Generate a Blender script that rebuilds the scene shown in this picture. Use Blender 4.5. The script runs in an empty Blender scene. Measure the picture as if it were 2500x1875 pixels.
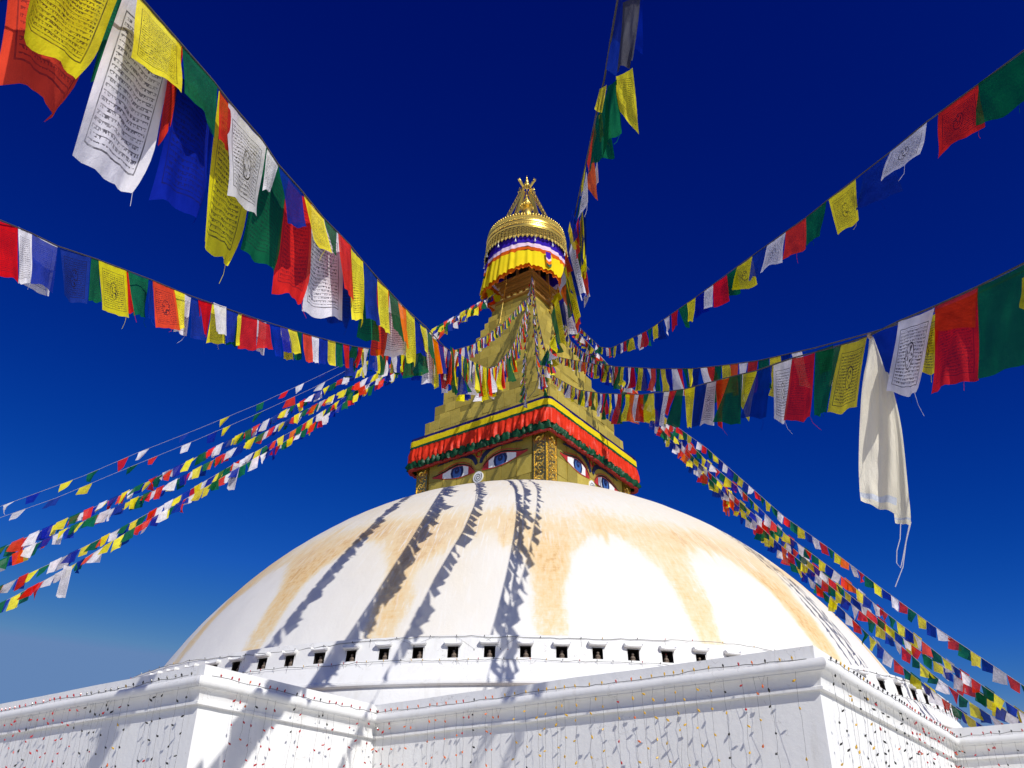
import bpy, bmesh, math, random
from mathutils import Vector, Matrix, noise
random.seed(7)
R_ = math.radians
scene = bpy.context.scene

# ------------------------------------------------------------------ camera, sky, sun, exposure
TH, RO = R_(30.4), R_(0.8)
cd = bpy.data.cameras.new('camera'); cam = bpy.data.objects.new('camera', cd)
scene.collection.objects.link(cam); scene.camera = cam
fv = Vector((0, math.cos(TH), math.sin(TH))); u0 = Vector((0, -math.sin(TH), math.cos(TH))); r0 = Vector((1, 0, 0))
rv = math.cos(RO)*r0 + math.sin(RO)*u0; uv = -math.sin(RO)*r0 + math.cos(RO)*u0
cam.matrix_world = Matrix(((rv.x, uv.x, -fv.x, 0), (rv.y, uv.y, -fv.y, 0), (rv.z, uv.z, -fv.z, 0), (0, 0, 0, 1)))
cd.sensor_width = 36.0; cd.sensor_fit = 'HORIZONTAL'; cd.lens = 36.0*2150/2500
cd.clip_start = 0.1; cd.clip_end = 6000

SUN_AZ, SUN_EL = 149.0, 37.0
sun_dir = Vector((math.sin(R_(SUN_AZ))*math.cos(R_(SUN_EL)), math.cos(R_(SUN_AZ))*math.cos(R_(SUN_EL)), math.sin(R_(SUN_EL))))
ld = bpy.data.lights.new('sun', 'SUN'); ld.energy = 3.85; ld.angle = R_(0.53); ld.color = (1.0, 0.965, 0.90)
sun = bpy.data.objects.new('sun', ld); scene.collection.objects.link(sun)
sun.rotation_euler = sun_dir.to_track_quat('Z', 'Y').to_euler(); sun.location = (20, -30, 60)

world = bpy.data.worlds.new('World'); scene.world = world; world.use_nodes = True
wn = world.node_tree; wn.nodes.clear()
sky = wn.nodes.new('ShaderNodeTexSky'); sky.sky_type = 'NISHITA'; sky.sun_disc = False
sky.sun_elevation = R_(SUN_EL); sky.sun_rotation = R_(SUN_AZ)
sky.altitude = 3500; sky.air_density = 1.0; sky.dust_density = 0.6; sky.ozone_density = 6.0
# the deep, saturated blue of the photograph: one curve per colour channel over the whole sky
def wmath(op, x, y):
    n = wn.nodes.new('ShaderNodeMath'); n.operation = op
    for i, v in enumerate((x, y)):
        if isinstance(v, (int, float)): n.inputs[i].default_value = v
        else: wn.links.new(v, n.inputs[i])
    return n.outputs[0]
wsep = wn.nodes.new('ShaderNodeSeparateColor'); wcom = wn.nodes.new('ShaderNodeCombineColor'); wn.links.new(sky.outputs[0], wsep.inputs[0])
for i, (p, k, top) in enumerate(((4.1, 90.0, .15), (1.675, .715, .28), (.806, .51, .55))):
    v = wmath('MULTIPLY', wmath('POWER', wsep.outputs[i], 1.5*p), k*.123**p/.123)
    wn.links.new(wmath('MINIMUM', v, top/.123), wcom.inputs[i])
bg = wn.nodes.new('ShaderNodeBackground'); bg.inputs['Strength'].default_value = 0.095
wo = wn.nodes.new('ShaderNodeOutputWorld')
wn.links.new(wcom.outputs[0], bg.inputs['Color']); wn.links.new(bg.outputs[0], wo.inputs[0])

scene.view_settings.view_transform = 'Standard'; scene.view_settings.look = 'None'
scene.view_settings.exposure = 0.13; scene.view_settings.gamma = 1.0; scene.view_settings.use_curve_mapping = False
scene.render.engine = 'CYCLES'
scene.cycles.max_bounces = 6; scene.cycles.diffuse_bounces = 3; scene.cycles.glossy_bounces = 3
scene.cycles.transmission_bounces = 3; scene.cycles.transparent_max_bounces = 12; scene.cycles.use_denoising = True

# ------------------------------------------------------------------ helpers
COL = scene.collection
def link(o, parent=None):
    COL.objects.link(o)
    if parent is not None: o.parent = parent
    return o
def tag(o, label=None, cat=None, group=None, kind=None):
    if label: o['label'] = label
    if cat: o['category'] = cat
    if group: o['group'] = group
    if kind: o['kind'] = kind
    return o
def empty(name, loc=(0, 0, 0)):
    o = bpy.data.objects.new(name, None); o.empty_display_size = .2; o.location = loc
    return link(o)
class MB:
    """collects vertices and faces of one mesh, in world coordinates"""
    def __init__(s): s.v = []; s.f = []; s.m = []; s.uv = None
    def add(s, vs, fs, mat=0):
        b = len(s.v); s.v += [tuple(p) for p in vs]; s.f += [tuple(b+i for i in f) for f in fs]; s.m += [mat]*len(fs)
    def box(s, c, ax, ay, az, mat=0):
        c, ax, ay, az = Vector(c), Vector(ax), Vector(ay), Vector(az)
        vs = [c+ax*i+ay*j+az*k for k in (-1, 1) for j in (-1, 1) for i in (-1, 1)]
        s.add(vs, [(0, 2, 3, 1), (4, 5, 7, 6), (0, 1, 5, 4), (2, 6, 7, 3), (0, 4, 6, 2), (1, 3, 7, 5)], mat)
    def tube(s, pts, r, n=6, mat=0, cap=True):
        pts = [Vector(p) for p in pts]; rs = r if isinstance(r, (list, tuple)) else [r]*len(pts)
        rings = []; ref = None
        for i, p in enumerate(pts):
            d = (pts[min(i+1, len(pts)-1)]-pts[max(i-1, 0)]).normalized()
            if ref is None or abs(d.dot(ref)) > .95: ref = Vector((0, 0, 1)) if abs(d.z) < .9 else Vector((1, 0, 0))
            a = d.cross(ref).normalized(); b = d.cross(a)
            rings.append([p+(a*math.cos(2*math.pi*k/n)+b*math.sin(2*math.pi*k/n))*rs[i] for k in range(n)])
        vs = [q for rg in rings for q in rg]
        fs = [(i*n+k, i*n+(k+1) % n, (i+1)*n+(k+1) % n, (i+1)*n+k) for i in range(len(pts)-1) for k in range(n)]
        if cap: fs += [tuple(range(n))[::-1], tuple((len(pts)-1)*n+k for k in range(n))]
        s.add(vs, fs, mat)
    def lathe(s, prof, c, n=48, mat=0, a0=0, a1=2*math.pi):
        full = abs(a1-a0-2*math.pi) < 1e-6; m = n if full else n+1
        vs = [(c[0]+r*math.cos(a0+(a1-a0)*k/n), c[1]+r*math.sin(a0+(a1-a0)*k/n), c[2]+z) for r, z in prof for k in range(m)]
        fs = [(i*m+k, i*m+(k+1) % m, (i+1)*m+(k+1) % m, (i+1)*m+k) for i in range(len(prof)-1) for k in range(n)]
        s.add(vs, fs, mat)
    def ball(s, c, r, n=8, mat=0, sz=1.0):
        s.lathe([(max(1e-4, r*math.sin(math.pi*i/(n//2))), -r*sz*math.cos(math.pi*i/(n//2))) for i in range(n//2+1)], c, n, mat)
    def build(s, name, mats, parent=None, smooth=False, origin=None, uvs=None, auto=None):
        me = bpy.data.meshes.new(name)
        o3 = Vector(origin) if origin is not None else Vector((0, 0, 0))
        me.from_pydata([tuple(Vector(v)-o3) for v in s.v], [], s.f)
        for m in (mats if isinstance(mats, (list, tuple)) else [mats]): me.materials.append(m)
        me.polygons.foreach_set('material_index', s.m)
        if smooth or auto: me.polygons.foreach_set('use_smooth', [True]*len(s.f))
        me.update()
        if auto: me.set_sharp_from_angle(angle=R_(auto))
        o = bpy.data.objects.new(name, me); link(o, parent)
        if origin is not None: o.location = o3
        return o

# tower frame: a runs to the far left, b to the far right, the near corner is (-,-)
AX = Vector((0.69, 38.0)); ROT = R_(35.8)
DA = Vector((math.sin(ROT-math.pi/2), math.cos(ROT-math.pi/2))); DB = Vector((math.sin(ROT), math.cos(ROT)))
DA3 = Vector((DA.x, DA.y, 0)); DB3 = Vector((DB.x, DB.y, 0)); UP = Vector((0, 0, 1))
def tw(a, b, z): q = AX+a*DA+b*DB; return Vector((q.x, q.y, z))
def pol(phi, r, z): return Vector((AX.x+r*math.sin(phi), AX.y-r*math.cos(phi), z))     # phi 0 faces the camera

# ------------------------------------------------------------------ materials
def nodes(name):
    m = bpy.data.materials.new(name); m.use_nodes = True; nt = m.node_tree
    return m, nt, nt.nodes, nt.links, nt.nodes['Principled BSDF']
def N(nt, t, **k):
    n = nt.nodes.new(t)
    for a, v in k.items(): setattr(n, a, v)
    return n
def mathn(nt, op, a, b=None, c=None, clamp=False):
    n = nt.nodes.new('ShaderNodeMath'); n.operation = op; n.use_clamp = clamp
    for i, x in enumerate((a, b, c)):
        if x is None: continue
        if isinstance(x, (int, float)): n.inputs[i].default_value = x
        else: nt.links.new(x, n.inputs[i])
    return n.outputs[0]
def noisen(nt, scale, detail=4, vec=None, rough=.55):
    n = nt.nodes.new('ShaderNodeTexNoise'); n.inputs['Scale'].default_value = scale; n.inputs['Detail'].default_value = detail
    n.inputs['Roughness'].default_value = rough
    if vec is not None: nt.links.new(vec, n.inputs['Vector'])
    return n.outputs['Fac']
def rampn(nt, fac, stops, interp='LINEAR'):
    n = nt.nodes.new('ShaderNodeValToRGB'); n.color_ramp.interpolation = interp
    els = n.color_ramp.elements
    while len(els) > 1: els.remove(els[-1])
    els[0].position = stops[0][0]; els[0].color = (*stops[0][1], 1)
    for p, c in stops[1:]: e = els.new(p); e.color = (*c, 1)
    nt.links.new(fac, n.inputs[0]); return n.outputs[0]
def mixc(nt, fac, a, b, mode='MIX'):
    n = nt.nodes.new('ShaderNodeMix'); n.data_type = 'RGBA'; n.blend_type = mode
    for sock, x in ((n.inputs[0], fac), (n.inputs[6], a), (n.inputs[7], b)):
        if isinstance(x, (int, float)): sock.default_value = x
        elif isinstance(x, tuple): sock.default_value = (*x, 1)
        else: nt.links.new(x, sock)
    return n.outputs[2]
def bump(nt, bsdf, h, strength=.3, dist=.02):
    b = nt.nodes.new('ShaderNodeBump'); b.inputs['Strength'].default_value = strength; b.inputs['Distance'].default_value = dist
    nt.links.new(h, b.inputs['Height']); nt.links.new(b.outputs[0], bsdf.inputs['Normal'])
def geo_pos(nt): return nt.nodes.new('ShaderNodeNewGeometry').outputs['Position']
def scaled(nt, vec, s):
    n = nt.nodes.new('ShaderNodeMapping'); n.inputs['Scale'].default_value = s; nt.links.new(vec, n.inputs[0]); return n.outputs[0]
def objrand(nt): return nt.nodes.new('ShaderNodeObjectInfo').outputs['Random']
def simple(name, c, rough=.6, metal=0.0, var=.12, scale=6.0, bs=.15, bd=.01, rnd=0.0):
    m, nt, nd, lk, b = nodes(name)
    p = geo_pos(nt); f = noisen(nt, scale, 5, p)
    col = rampn(nt, f, [(.3, tuple(x*(1-var) for x in c)), (.7, tuple(min(1, x*(1+var)) for x in c))])
    if rnd:
        hs = nd.new('ShaderNodeHueSaturation'); lk.new(col, hs.inputs['Color'])
        lk.new(mathn(nt, 'MULTIPLY_ADD', objrand(nt), rnd, 1-rnd/2), hs.inputs['Value']); col = hs.outputs[0]
    lk.new(col, b.inputs['Base Color']); b.inputs['Roughness'].default_value = rough; b.inputs['Metallic'].default_value = metal
    if bs: bump(nt, b, noisen(nt, scale*6, 4, p), bs, bd)
    return m
M = {}
def whitewash(name, base=(.80, .80, .785), dirt=(.60, .57, .50)):
    m, nt, nd, lk, b = nodes(name)
    p = geo_pos(nt)
    streak = noisen(nt, 1.0, 6, scaled(nt, p, (5.0, 5.0, .55)), .6)
    big = noisen(nt, .55, 5, p)
    patch = noisen(nt, 7.0, 6, p, .7)
    d = mathn(nt, 'MULTIPLY', rampn(nt, streak, [(.52, (0, 0, 0)), (.78, (1, 1, 1))]), rampn(nt, big, [(.4, (.1, .1, .1)), (.7, (1, 1, 1))]))
    d = mathn(nt, 'MULTIPLY', d, .75)
    c = mixc(nt, d, base, dirt)
    c = mixc(nt, mathn(nt, 'MULTIPLY', rampn(nt, patch, [(.55, (0, 0, 0)), (.72, (1, 1, 1))]), .16), c, (.66, .65, .62))
    vo = nd.new('ShaderNodeTexVoronoi'); vo.feature = 'DISTANCE_TO_EDGE'; vo.inputs['Scale'].default_value = 1.1
    wob = nd.new('ShaderNodeVectorMath'); wob.operation = 'ADD'; nz = nd.new('ShaderNodeTexNoise'); nz.inputs['Scale'].default_value = 2.5; nz.inputs['Detail'].default_value = 6
    lk.new(p, nz.inputs['Vector']); lk.new(p, wob.inputs[0]); lk.new(nz.outputs['Color'], wob.inputs[1]); lk.new(wob.outputs[0], vo.inputs['Vector'])
    crack = mathn(nt, 'MULTIPLY', mathn(nt, 'LESS_THAN', vo.outputs['Distance'], .006), mathn(nt, 'GREATER_THAN', noisen(nt, .9, 3, p), .54))
    c = mixc(nt, mathn(nt, 'MULTIPLY', crack, .35), c, (.35, .33, .30))
    grime = rampn(nt, noisen(nt, 34, 4, p, .8), [(.68, (0, 0, 0)), (.76, (1, 1, 1))])
    c = mixc(nt, mathn(nt, 'MULTIPLY', grime, .3), c, (.42, .38, .32))
    lk.new(c, b.inputs['Base Color']); b.inputs['Roughness'].default_value = .75
    bump(nt, b, noisen(nt, 9, 8, p, .65), .25, .03)
    return m
M['white'] = whitewash('whitewash')
def dome_mat():
    m, nt, nd, lk, b = nodes('dome_whitewash_with_saffron')
    at = nd.new('ShaderNodeAttribute'); at.attribute_name = 'stain'
    st = nd.new('ShaderNodeSeparateColor'); lk.new(at.outputs['Color'], st.inputs[0])
    uvn = nd.new('ShaderNodeAttribute'); uvn.attribute_name = 'pz'
    drip = noisen(nt, 1.0, 6, scaled(nt, uvn.outputs['Vector'], (95, 3.2, 1)), .65)
    fine = noisen(nt, 1.0, 6, scaled(nt, uvn.outputs['Vector'], (30, 22, 1)), .7)
    p = geo_pos(nt); big = noisen(nt, .5, 6, p)
    s = mathn(nt, 'ADD', st.outputs[0], mathn(nt, 'MULTIPLY_ADD', drip, 1.3, -.68))
    s = mathn(nt, 'ADD', s, mathn(nt, 'MULTIPLY_ADD', fine, .75, -.37))
    s = mathn(nt, 'MULTIPLY', mathn(nt, 'MAXIMUM', s, 0.0), st.outputs[1], clamp=True)
    c = rampn(nt, s, [(0.0, (.755, .745, .71)), (.2, (.745, .70, .60)), (.5, (.745, .60, .37)), (.85, (.73, .49, .21)), (1.0, (.60, .33, .10))])
    wash = mathn(nt, 'MULTIPLY', st.outputs[2], mathn(nt, 'MULTIPLY_ADD', big, 1.2, .1), clamp=True)
    c = mixc(nt, wash, c, (.75, .64, .45))
    # white lime runs down over the cream
    run = rampn(nt, noisen(nt, 1.0, 4, scaled(nt, uvn.outputs['Vector'], (150, 1.3, 1)), .5), [(.56, (0, 0, 0)), (.64, (1, 1, 1))])
    c = mixc(nt, mathn(nt, 'MULTIPLY', run, mathn(nt, 'MULTIPLY', st.outputs[2], .75)), c, (.79, .78, .75))
    spots = rampn(nt, noisen(nt, 22, 5, p, .75), [(.66, (0, 0, 0)), (.75, (1, 1, 1))])
    c = mixc(nt, mathn(nt, 'MULTIPLY', spots, .22), c, (.45, .36, .24))
    lk.new(c, b.inputs['Base Color']); b.inputs['Roughness'].default_value = .7
    bump(nt, b, mathn(nt, 'ADD', noisen(nt, 5, 8, p, .6), drip), .18, .04)
    return m
M['dome'] = dome_mat()
def gold(name, c1, c2, rough=.38, rnd=.35, metal=.9, bs=.25):
    m, nt, nd, lk, b = nodes(name)
    p = geo_pos(nt); f = noisen(nt, 2.2, 6, p, .65); g = noisen(nt, 14, 5, p, .7)
    col = mixc(nt, f, c1, c2)
    col = mixc(nt, mathn(nt, 'MULTIPLY', rampn(nt, g, [(.5, (0, 0, 0)), (.75, (1, 1, 1))]), .3), col, tuple(x*.55 for x in c1))
    hs = nd.new('ShaderNodeHueSaturation'); lk.new(col, hs.inputs['Color'])
    lk.new(mathn(nt, 'MULTIPLY_ADD', objrand(nt), rnd, 1-rnd/2), hs.inputs['Value'])
    lk.new(hs.outputs[0], b.inputs['Base Color'])
    lk.new(mathn(nt, 'MULTIPLY_ADD', g, .25, rough-.1), b.inputs['Roughness']); b.inputs['Metallic'].default_value = metal
    bump(nt, b, mathn(nt, 'ADD', g, f), bs, .02)
    return m
M['gold'] = gold('gilded_copper_plate', (.39, .285, .03), (.66, .52, .105), .5, .6, .35)
M['gold_seam'] = gold('gilded_copper_seam', (.20, .15, .04), (.30, .22, .06), .5, 0, .5)
M['gold_bright'] = gold('bright_gilding', (.72, .50, .09), (.92, .70, .20), .30, .1, .95)
M['gold_wood'] = gold('brown_gilded_timber', (.34, .17, .04), (.46, .25, .06), .45, .1, .35)
M['dark'] = simple('dark_interior', (.012, .009, .007), .9, 0, .3, 5, 0)
M['niche'] = simple('sooty_niche', (.02, .014, .012), .9, 0, .4, 20, 0)  # niche walls are one near-black brown
M['stone'] = simple('carved_niche_stone', (.16, .12, .09), .6, 0, .4, 30, .3)
M['brown'] = simple('bare_brown_plaster', (.42, .30, .20), .85, 0, .2, 4, .4, .03)
M['brick'] = simple('brown_brick_coping', (.26, .14, .08), .85, 0, .3, 8, .4, .02)
M['ground'] = simple('pale_paving', (.70, .68, .59), .9, 0, .15, .8, .2, .02)
def cloth(name, c, trans=.38, tr_c=None, prints=0.0, var=.20, gauze=0.0, ink=(.02, .015, .02), sheen=0.0, rows=15, with_oval=True):
    m, nt, nd, lk, b = nodes(name)
    nd.remove(b); out = nd['Material Output']
    uvm = nd.new('ShaderNodeUVMap'); uv_ = uvm.outputs[0]
    rnd = objrand(nt)
    comb = nd.new('ShaderNodeCombineXYZ'); lk.new(mathn(nt, 'MULTIPLY', rnd, 37.0), comb.inputs[0]); lk.new(mathn(nt, 'MULTIPLY', rnd, 91.0), comb.inputs[1])
    off = nd.new('ShaderNodeVectorMath'); off.operation = 'ADD'; lk.new(uv_, off.inputs[0]); lk.new(comb.outputs[0], off.inputs[1])
    fade = noisen(nt, 3.0, 4, off.outputs[0])
    base = rampn(nt, fade, [(.3, tuple(x*(1-var) for x in c)), (.72, tuple(min(1, x*(1+var)+.002) for x in c))])
    hs = nd.new('ShaderNodeHueSaturation'); lk.new(base, hs.inputs['Color'])
    lk.new(mathn(nt, 'MULTIPLY_ADD', mathn(nt, 'FRACT', mathn(nt, 'MULTIPLY', rnd, 7.3)), .34, .80), hs.inputs['Value'])
    lk.new(mathn(nt, 'MULTIPLY_ADD', mathn(nt, 'FRACT', mathn(nt, 'MULTIPLY', rnd, 3.7)), .012, .494), hs.inputs['Hue'])
    lk.new(mathn(nt, 'MULTIPLY_ADD', mathn(nt, 'FRACT', mathn(nt, 'MULTIPLY', rnd, 5.1)), .05 if gauze else .02, .97 if gauze else .99), hs.inputs['Saturation'])
    col = hs.outputs[0]
    if prints:
        sep = nd.new('ShaderNodeSeparateXYZ'); lk.new(uv_, sep.inputs[0]); u, v = sep.outputs[0], sep.outputs[1]
        def band(x, lo, hi): return mathn(nt, 'MULTIPLY', mathn(nt, 'GREATER_THAN', x, lo), mathn(nt, 'LESS_THAN', x, hi))
        inside = mathn(nt, 'MULTIPLY', band(u, .13, .87), band(v, .13, .84))
        rowid = mathn(nt, 'FLOOR', mathn(nt, 'MULTIPLY', v, rows)); rowf = mathn(nt, 'FRACT', mathn(nt, 'MULTIPLY', v, rows))
        cv = nd.new('ShaderNodeCombineXYZ'); lk.new(mathn(nt, 'MULTIPLY', u, 52), cv.inputs[0])
        lk.new(mathn(nt, 'MULTIPLY_ADD', rowid, 5.3, mathn(nt, 'MULTIPLY', rowf, 1.6)), cv.inputs[1]); lk.new(mathn(nt, 'MULTIPLY', rnd, 50), cv.inputs[2])
        gl = noisen(nt, 1.0, 2, cv.outputs[0], .6)
        top = band(rowf, .58, .74)                                     # the head stroke of each line of script
        stems = mathn(nt, 'MULTIPLY', band(rowf, .18, .74), mathn(nt, 'GREATER_THAN', gl, .52))
        gap = mathn(nt, 'GREATER_THAN', gl, .40)
        ln = mathn(nt, 'MAXIMUM', mathn(nt, 'MULTIPLY', top, gap), stems)
        # picture in the middle of the block: an oval with a figure
        du = mathn(nt, 'MULTIPLY', mathn(nt, 'SUBTRACT', u, .5), 7.5); dv = mathn(nt, 'MULTIPLY', mathn(nt, 'SUBTRACT', v, .48), 5.6)
        rr = mathn(nt, 'SQRT', mathn(nt, 'ADD', mathn(nt, 'MULTIPLY', du, du), mathn(nt, 'MULTIPLY', dv, dv)))
        oval = mathn(nt, 'LESS_THAN', rr, 1.0); ring = band(rr, .86, 1.0)
        fig = mathn(nt, 'MULTIPLY', mathn(nt, 'GREATER_THAN', noisen(nt, 17, 3, off.outputs[0], .6), .52), mathn(nt, 'LESS_THAN', rr, .80))
        if with_oval: ln = mathn(nt, 'MULTIPLY', ln, mathn(nt, 'SUBTRACT', 1.0, oval))
        mid = mathn(nt, 'MAXIMUM', ring, fig) if with_oval else mathn(nt, 'MULTIPLY', fig, .0)
        frame = mathn(nt, 'SUBTRACT', mathn(nt, 'MULTIPLY', band(u, .10, .90), band(v, .10, .87)), mathn(nt, 'MULTIPLY', band(u, .115, .885), band(v, .11, .86)))
        inkf = mathn(nt, 'MAXIMUM', mathn(nt, 'MULTIPLY', mathn(nt, 'MAXIMUM', ln, mid), inside), frame)
        wear = rampn(nt, noisen(nt, 6, 4, off.outputs[0], .7), [(.3, (.35, .35, .35)), (.55, (1, 1, 1))])
        inkf = mathn(nt, 'MULTIPLY', mathn(nt, 'MULTIPLY', inkf, wear), prints)
        col = mixc(nt, inkf, col, ink)
    dif = nd.new('ShaderNodeBsdfDiffuse'); tra = nd.new('ShaderNodeBsdfTranslucent'); mx = nd.new('ShaderNodeMixShader')
    mx.inputs[0].default_value = trans
    lk.new(col, dif.inputs[0])
    sat = nd.new('ShaderNodeHueSaturation'); sat.inputs['Saturation'].default_value = 1.12; lk.new(col, sat.inputs['Color']); lk.new(sat.outputs[0], tra.inputs[0])
    wv = noisen(nt, 130, 2, uv_, .5); cr = noisen(nt, 4.5, 6, off.outputs[0], .62)
    bp = nd.new('ShaderNodeBump'); bp.inputs['Strength'].default_value = .5; bp.inputs['Distance'].default_value = .045
    lk.new(mathn(nt, 'MULTIPLY_ADD', wv, .12, cr), bp.inputs['Height'])
    lk.new(bp.outputs[0], dif.inputs['Normal']); lk.new(bp.outputs[0], tra.inputs['Normal'])
    lk.new(dif.outputs[0], mx.inputs[1]); lk.new(tra.outputs[0], mx.inputs[2])
    last = mx.outputs[0]
    if sheen:
        gl_ = nd.new('ShaderNodeBsdfGlossy'); gl_.inputs['Roughness'].default_value = .38; lk.new(bp.outputs[0], gl_.inputs['Normal'])
        m2 = nd.new('ShaderNodeMixShader'); m2.inputs[0].default_value = sheen
        lk.new(last, m2.inputs[1]); lk.new(gl_.outputs[0], m2.inputs[2]); last = m2.outputs[0]
    if gauze:                                                       # open weave: part of the light goes straight through
        tp_ = nd.new('ShaderNodeBsdfTransparent'); m3 = nd.new('ShaderNodeMixShader'); m3.inputs[0].default_value = gauze
        lk.new(last, m3.inputs[1]); lk.new(tp_.outputs[0], m3.inputs[2]); last = m3.outputs[0]
    lk.new(last, out.inputs[0])
    return m
CC = dict(b=(.010, .030, .34), w=(.80, .78, .83), r=(.72, .032, .008), g=(.008, .125, .045), y=(.88, .74, .022), o=(.84, .15, .010))
CC['k'] = (.085, .085, .10)  # white flag in shade: its darkening is put into the cloth colour
for k, c in CC.items():
    nm = dict(b='blue', w='white', r='red', g='green', y='yellow', o='orange', k='charcoal')[k]
    M[k+'0'] = cloth('plain_%s_cotton' % nm, c, .30, gauze=.08)
    M[k+'1'] = cloth('block_printed_%s_cotton' % nm, c, .30, gauze=.06, prints=.85 if k in 'wy' else .6, rows=27, with_oval=False)
    M[k+'2'] = cloth('boldly_printed_%s_cotton' % nm, c, .30, gauze=.06, prints=.95, rows=23)
M['silk'] = cloth('cream_offering_silk', (.88, .83, .68), .45, var=.04, sheen=.03)
M['silk_band'] = cloth('pale_blue_silk_band', (.62, .66, .74), .4, sheen=.06)
M['rope_dark'] = simple('dark_weathered_rope', (.06, .055, .06), .9, 0, .2, 30, .2)
M['rope'] = simple('grey_cotton_rope', (.42, .40, .36), .9, 0, .2, 30, .2)
M['red_satin'] = cloth('red_satin', (.76, .048, .008), .12, var=.12, sheen=.012)
M['darkred_satin'] = cloth('dark_red_satin', (.28, .008, .008), .10, sheen=.03)
M['green_satin'] = cloth('green_satin', (.006, .07, .028), .10, sheen=.02)
M['yellow_satin'] = cloth('yellow_satin', (.84, .66, .02), .25, var=.06)
M['navy_cloth'] = cloth('navy_cloth', (.016, .012, .10), .05)
M['violet_cloth'] = cloth('violet_blue_cloth', (.05, .02, .38), .2)
M['pink_cloth'] = cloth('pale_pink_cloth', (.80, .60, .72), .25)
M['orange_cloth'] = cloth('orange_cloth', (.82, .16, .012), .25)
M['eye_white'] = simple('eye_white_paint', (.78, .79, .78), .45, 0, .03, 5, .1)
M['eye_red'] = simple('eye_red_paint', (.42, .025, .02), .5, 0, .15, 5, .1)
M['eye_navy'] = simple('eye_navy_paint', (.012, .02, .08), .45, 0, .15, 5, .1)
M['eye_blue'] = simple('eye_blue_paint', (.045, .12, .36), .45, 0, .1, 5, .1)
M['wire'] = simple('grey_green_wire', (.13, .13, .12), .6, 0, .2, 30, 0)
for k, c in dict(red=(.42, .015, .02), dark=(.02, .02, .018), amber=(.62, .36, .03), orange=(.66, .14, .03)).items():
    M['bulb_'+k] = simple('%s_bulb' % k, c, .25, 0, .2, 30, 0)

# ------------------------------------------------------------------ the setting: ground
g = MB(); S = 3000
g.add([(-S, -S, -1.65), (S, -S, -1.65), (S, S, -1.65), (-S, S, -1.65)], [(0, 1, 2, 3)])
tag(g.build('ground', M['ground']), kind='structure')

# ------------------------------------------------------------------ stepped plinth
POLY = [(6.6, -20.4), (-6.6, -20.4), (-6.6, -15.55), (-16.9, -15.55), (-16.9, -5.5), (-20.6, -5.5), (-20.6, 5.5), (-16.9, 5.5), (-16.9, 15.55),
        (-6.6, 15.55), (-6.6, 20.4), (6.6, 20.4), (6.6, 15.55), (16.9, 15.55), (16.9, 5.5), (20.6, 5.5), (20.6, -5.5), (16.9, -5.5), (16.9, -15.55), (6.6, -15.55)]
def offset(poly, d):
    n = len(poly); area = sum(poly[i][0]*poly[(i+1) % n][1]-poly[(i+1) % n][0]*poly[i][1] for i in range(n))
    s = 1 if area > 0 else -1; out = []
    for i in range(n):
        p0, p1, p2 = (Vector(poly[(i+k) % n]) for k in (-1, 0, 1))
        e1, e2 = (p1-p0).normalized(), (p2-p1).normalized()
        n1, n2 = Vector((e1.y, -e1.x))*s, Vector((e2.y, -e2.x))*s
        out.append(p1+(n1+n2)*d/(1+n1.dot(n2)))
    return out
def sweep(poly, prof, seed=0, wob=.010):
    """profile (outward, height) swept round the plan; hand-laid plaster, so nothing is quite straight"""
    mb = MB(); vs = []
    cnt = [max(2, int((Vector(poly[i])-Vector(poly[(i+1) % len(poly)])).length/.3)) for i in range(len(poly))]
    for d, z in prof:
        qs = offset(poly, d)
        for i in range(len(qs)):
            a, b = qs[i], qs[(i+1) % len(qs)]; e = (b-a).normalized(); on = Vector((e.y, -e.x))
            for k in range(cnt[i]):
                q = a.lerp(b, k/cnt[i]); w1 = noise.noise(Vector((q.x*.9, q.y*.9, seed)))+.6*noise.noise(Vector((q.x*2.7, q.y*2.7, z*2+seed)))
                w2 = noise.noise(Vector((q.x*.7, q.y*.7, seed+9)))+.5*noise.noise(Vector((q.x*3.3, q.y*3.3, seed+5)))
                q = q+on*(w1*wob*(1 if k else .3)); vs.append(tw(q.x, q.y, z+(w2*wob*1.1 if z > 0 else 0)))
    n = sum(cnt)
    mb.add(vs, [(i*n+k, i*n+(k+1) % n, (i+1)*n+(k+1) % n, (i+1)*n+k) for i in range(len(prof)-1) for k in range(n)])
    return mb
pl = empty('stepped_plinth', (AX.x, AX.y, -1.65))
tag(pl, 'whitewashed terrace wall of stepped corners with a moulded cornice, under the white dome', 'plinth')
def sub(mb, name, mats, parent, **k):
    o = mb.build(name, mats, parent, **k); o.matrix_parent_inverse = Matrix.Translation(-parent.location); return o
def arc_prof(c, r, a0, a1, n): return [(c[0]+r*math.cos(R_(a0+(a1-a0)*i/n)), c[1]+r*math.sin(R_(a0+(a1-a0)*i/n))) for i in range(n+1)]
sub(sweep(POLY, [(0, -1.65), (0, .2), (0, 1.2), (0, 2.0), (0, 2.6), (0, 3.14)]), 'wall', M['white'], pl)
sub(sweep(POLY, [(-.03, 3.135), (.085, 3.15), (.085, 3.20), (.05, 3.215)] + [(.05+.13*(1-math.cos(R_(a))), 3.215+.22*math.sin(R_(a))) for a in range(15, 91, 15)] +
          [(.195, 3.44)] + arc_prof((.15, 3.545), .105, -70, 90, 8) + [(.0, 3.652)]), 'cornice', M['white'], pl, auto=35)
sub(sweep(POLY, [(0.0, 3.652), (0.004, 3.9), (-.30, 3.9), (-.30, 3.3)]), 'parapet', M['white'], pl)
fl = MB(); q = offset(POLY, -.3); fl.add([tw(p.x, p.y, 3.35) for p in q], [tuple(range(len(q)))]); sub(fl, 'terrace_floor', M['brown'], pl)

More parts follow.
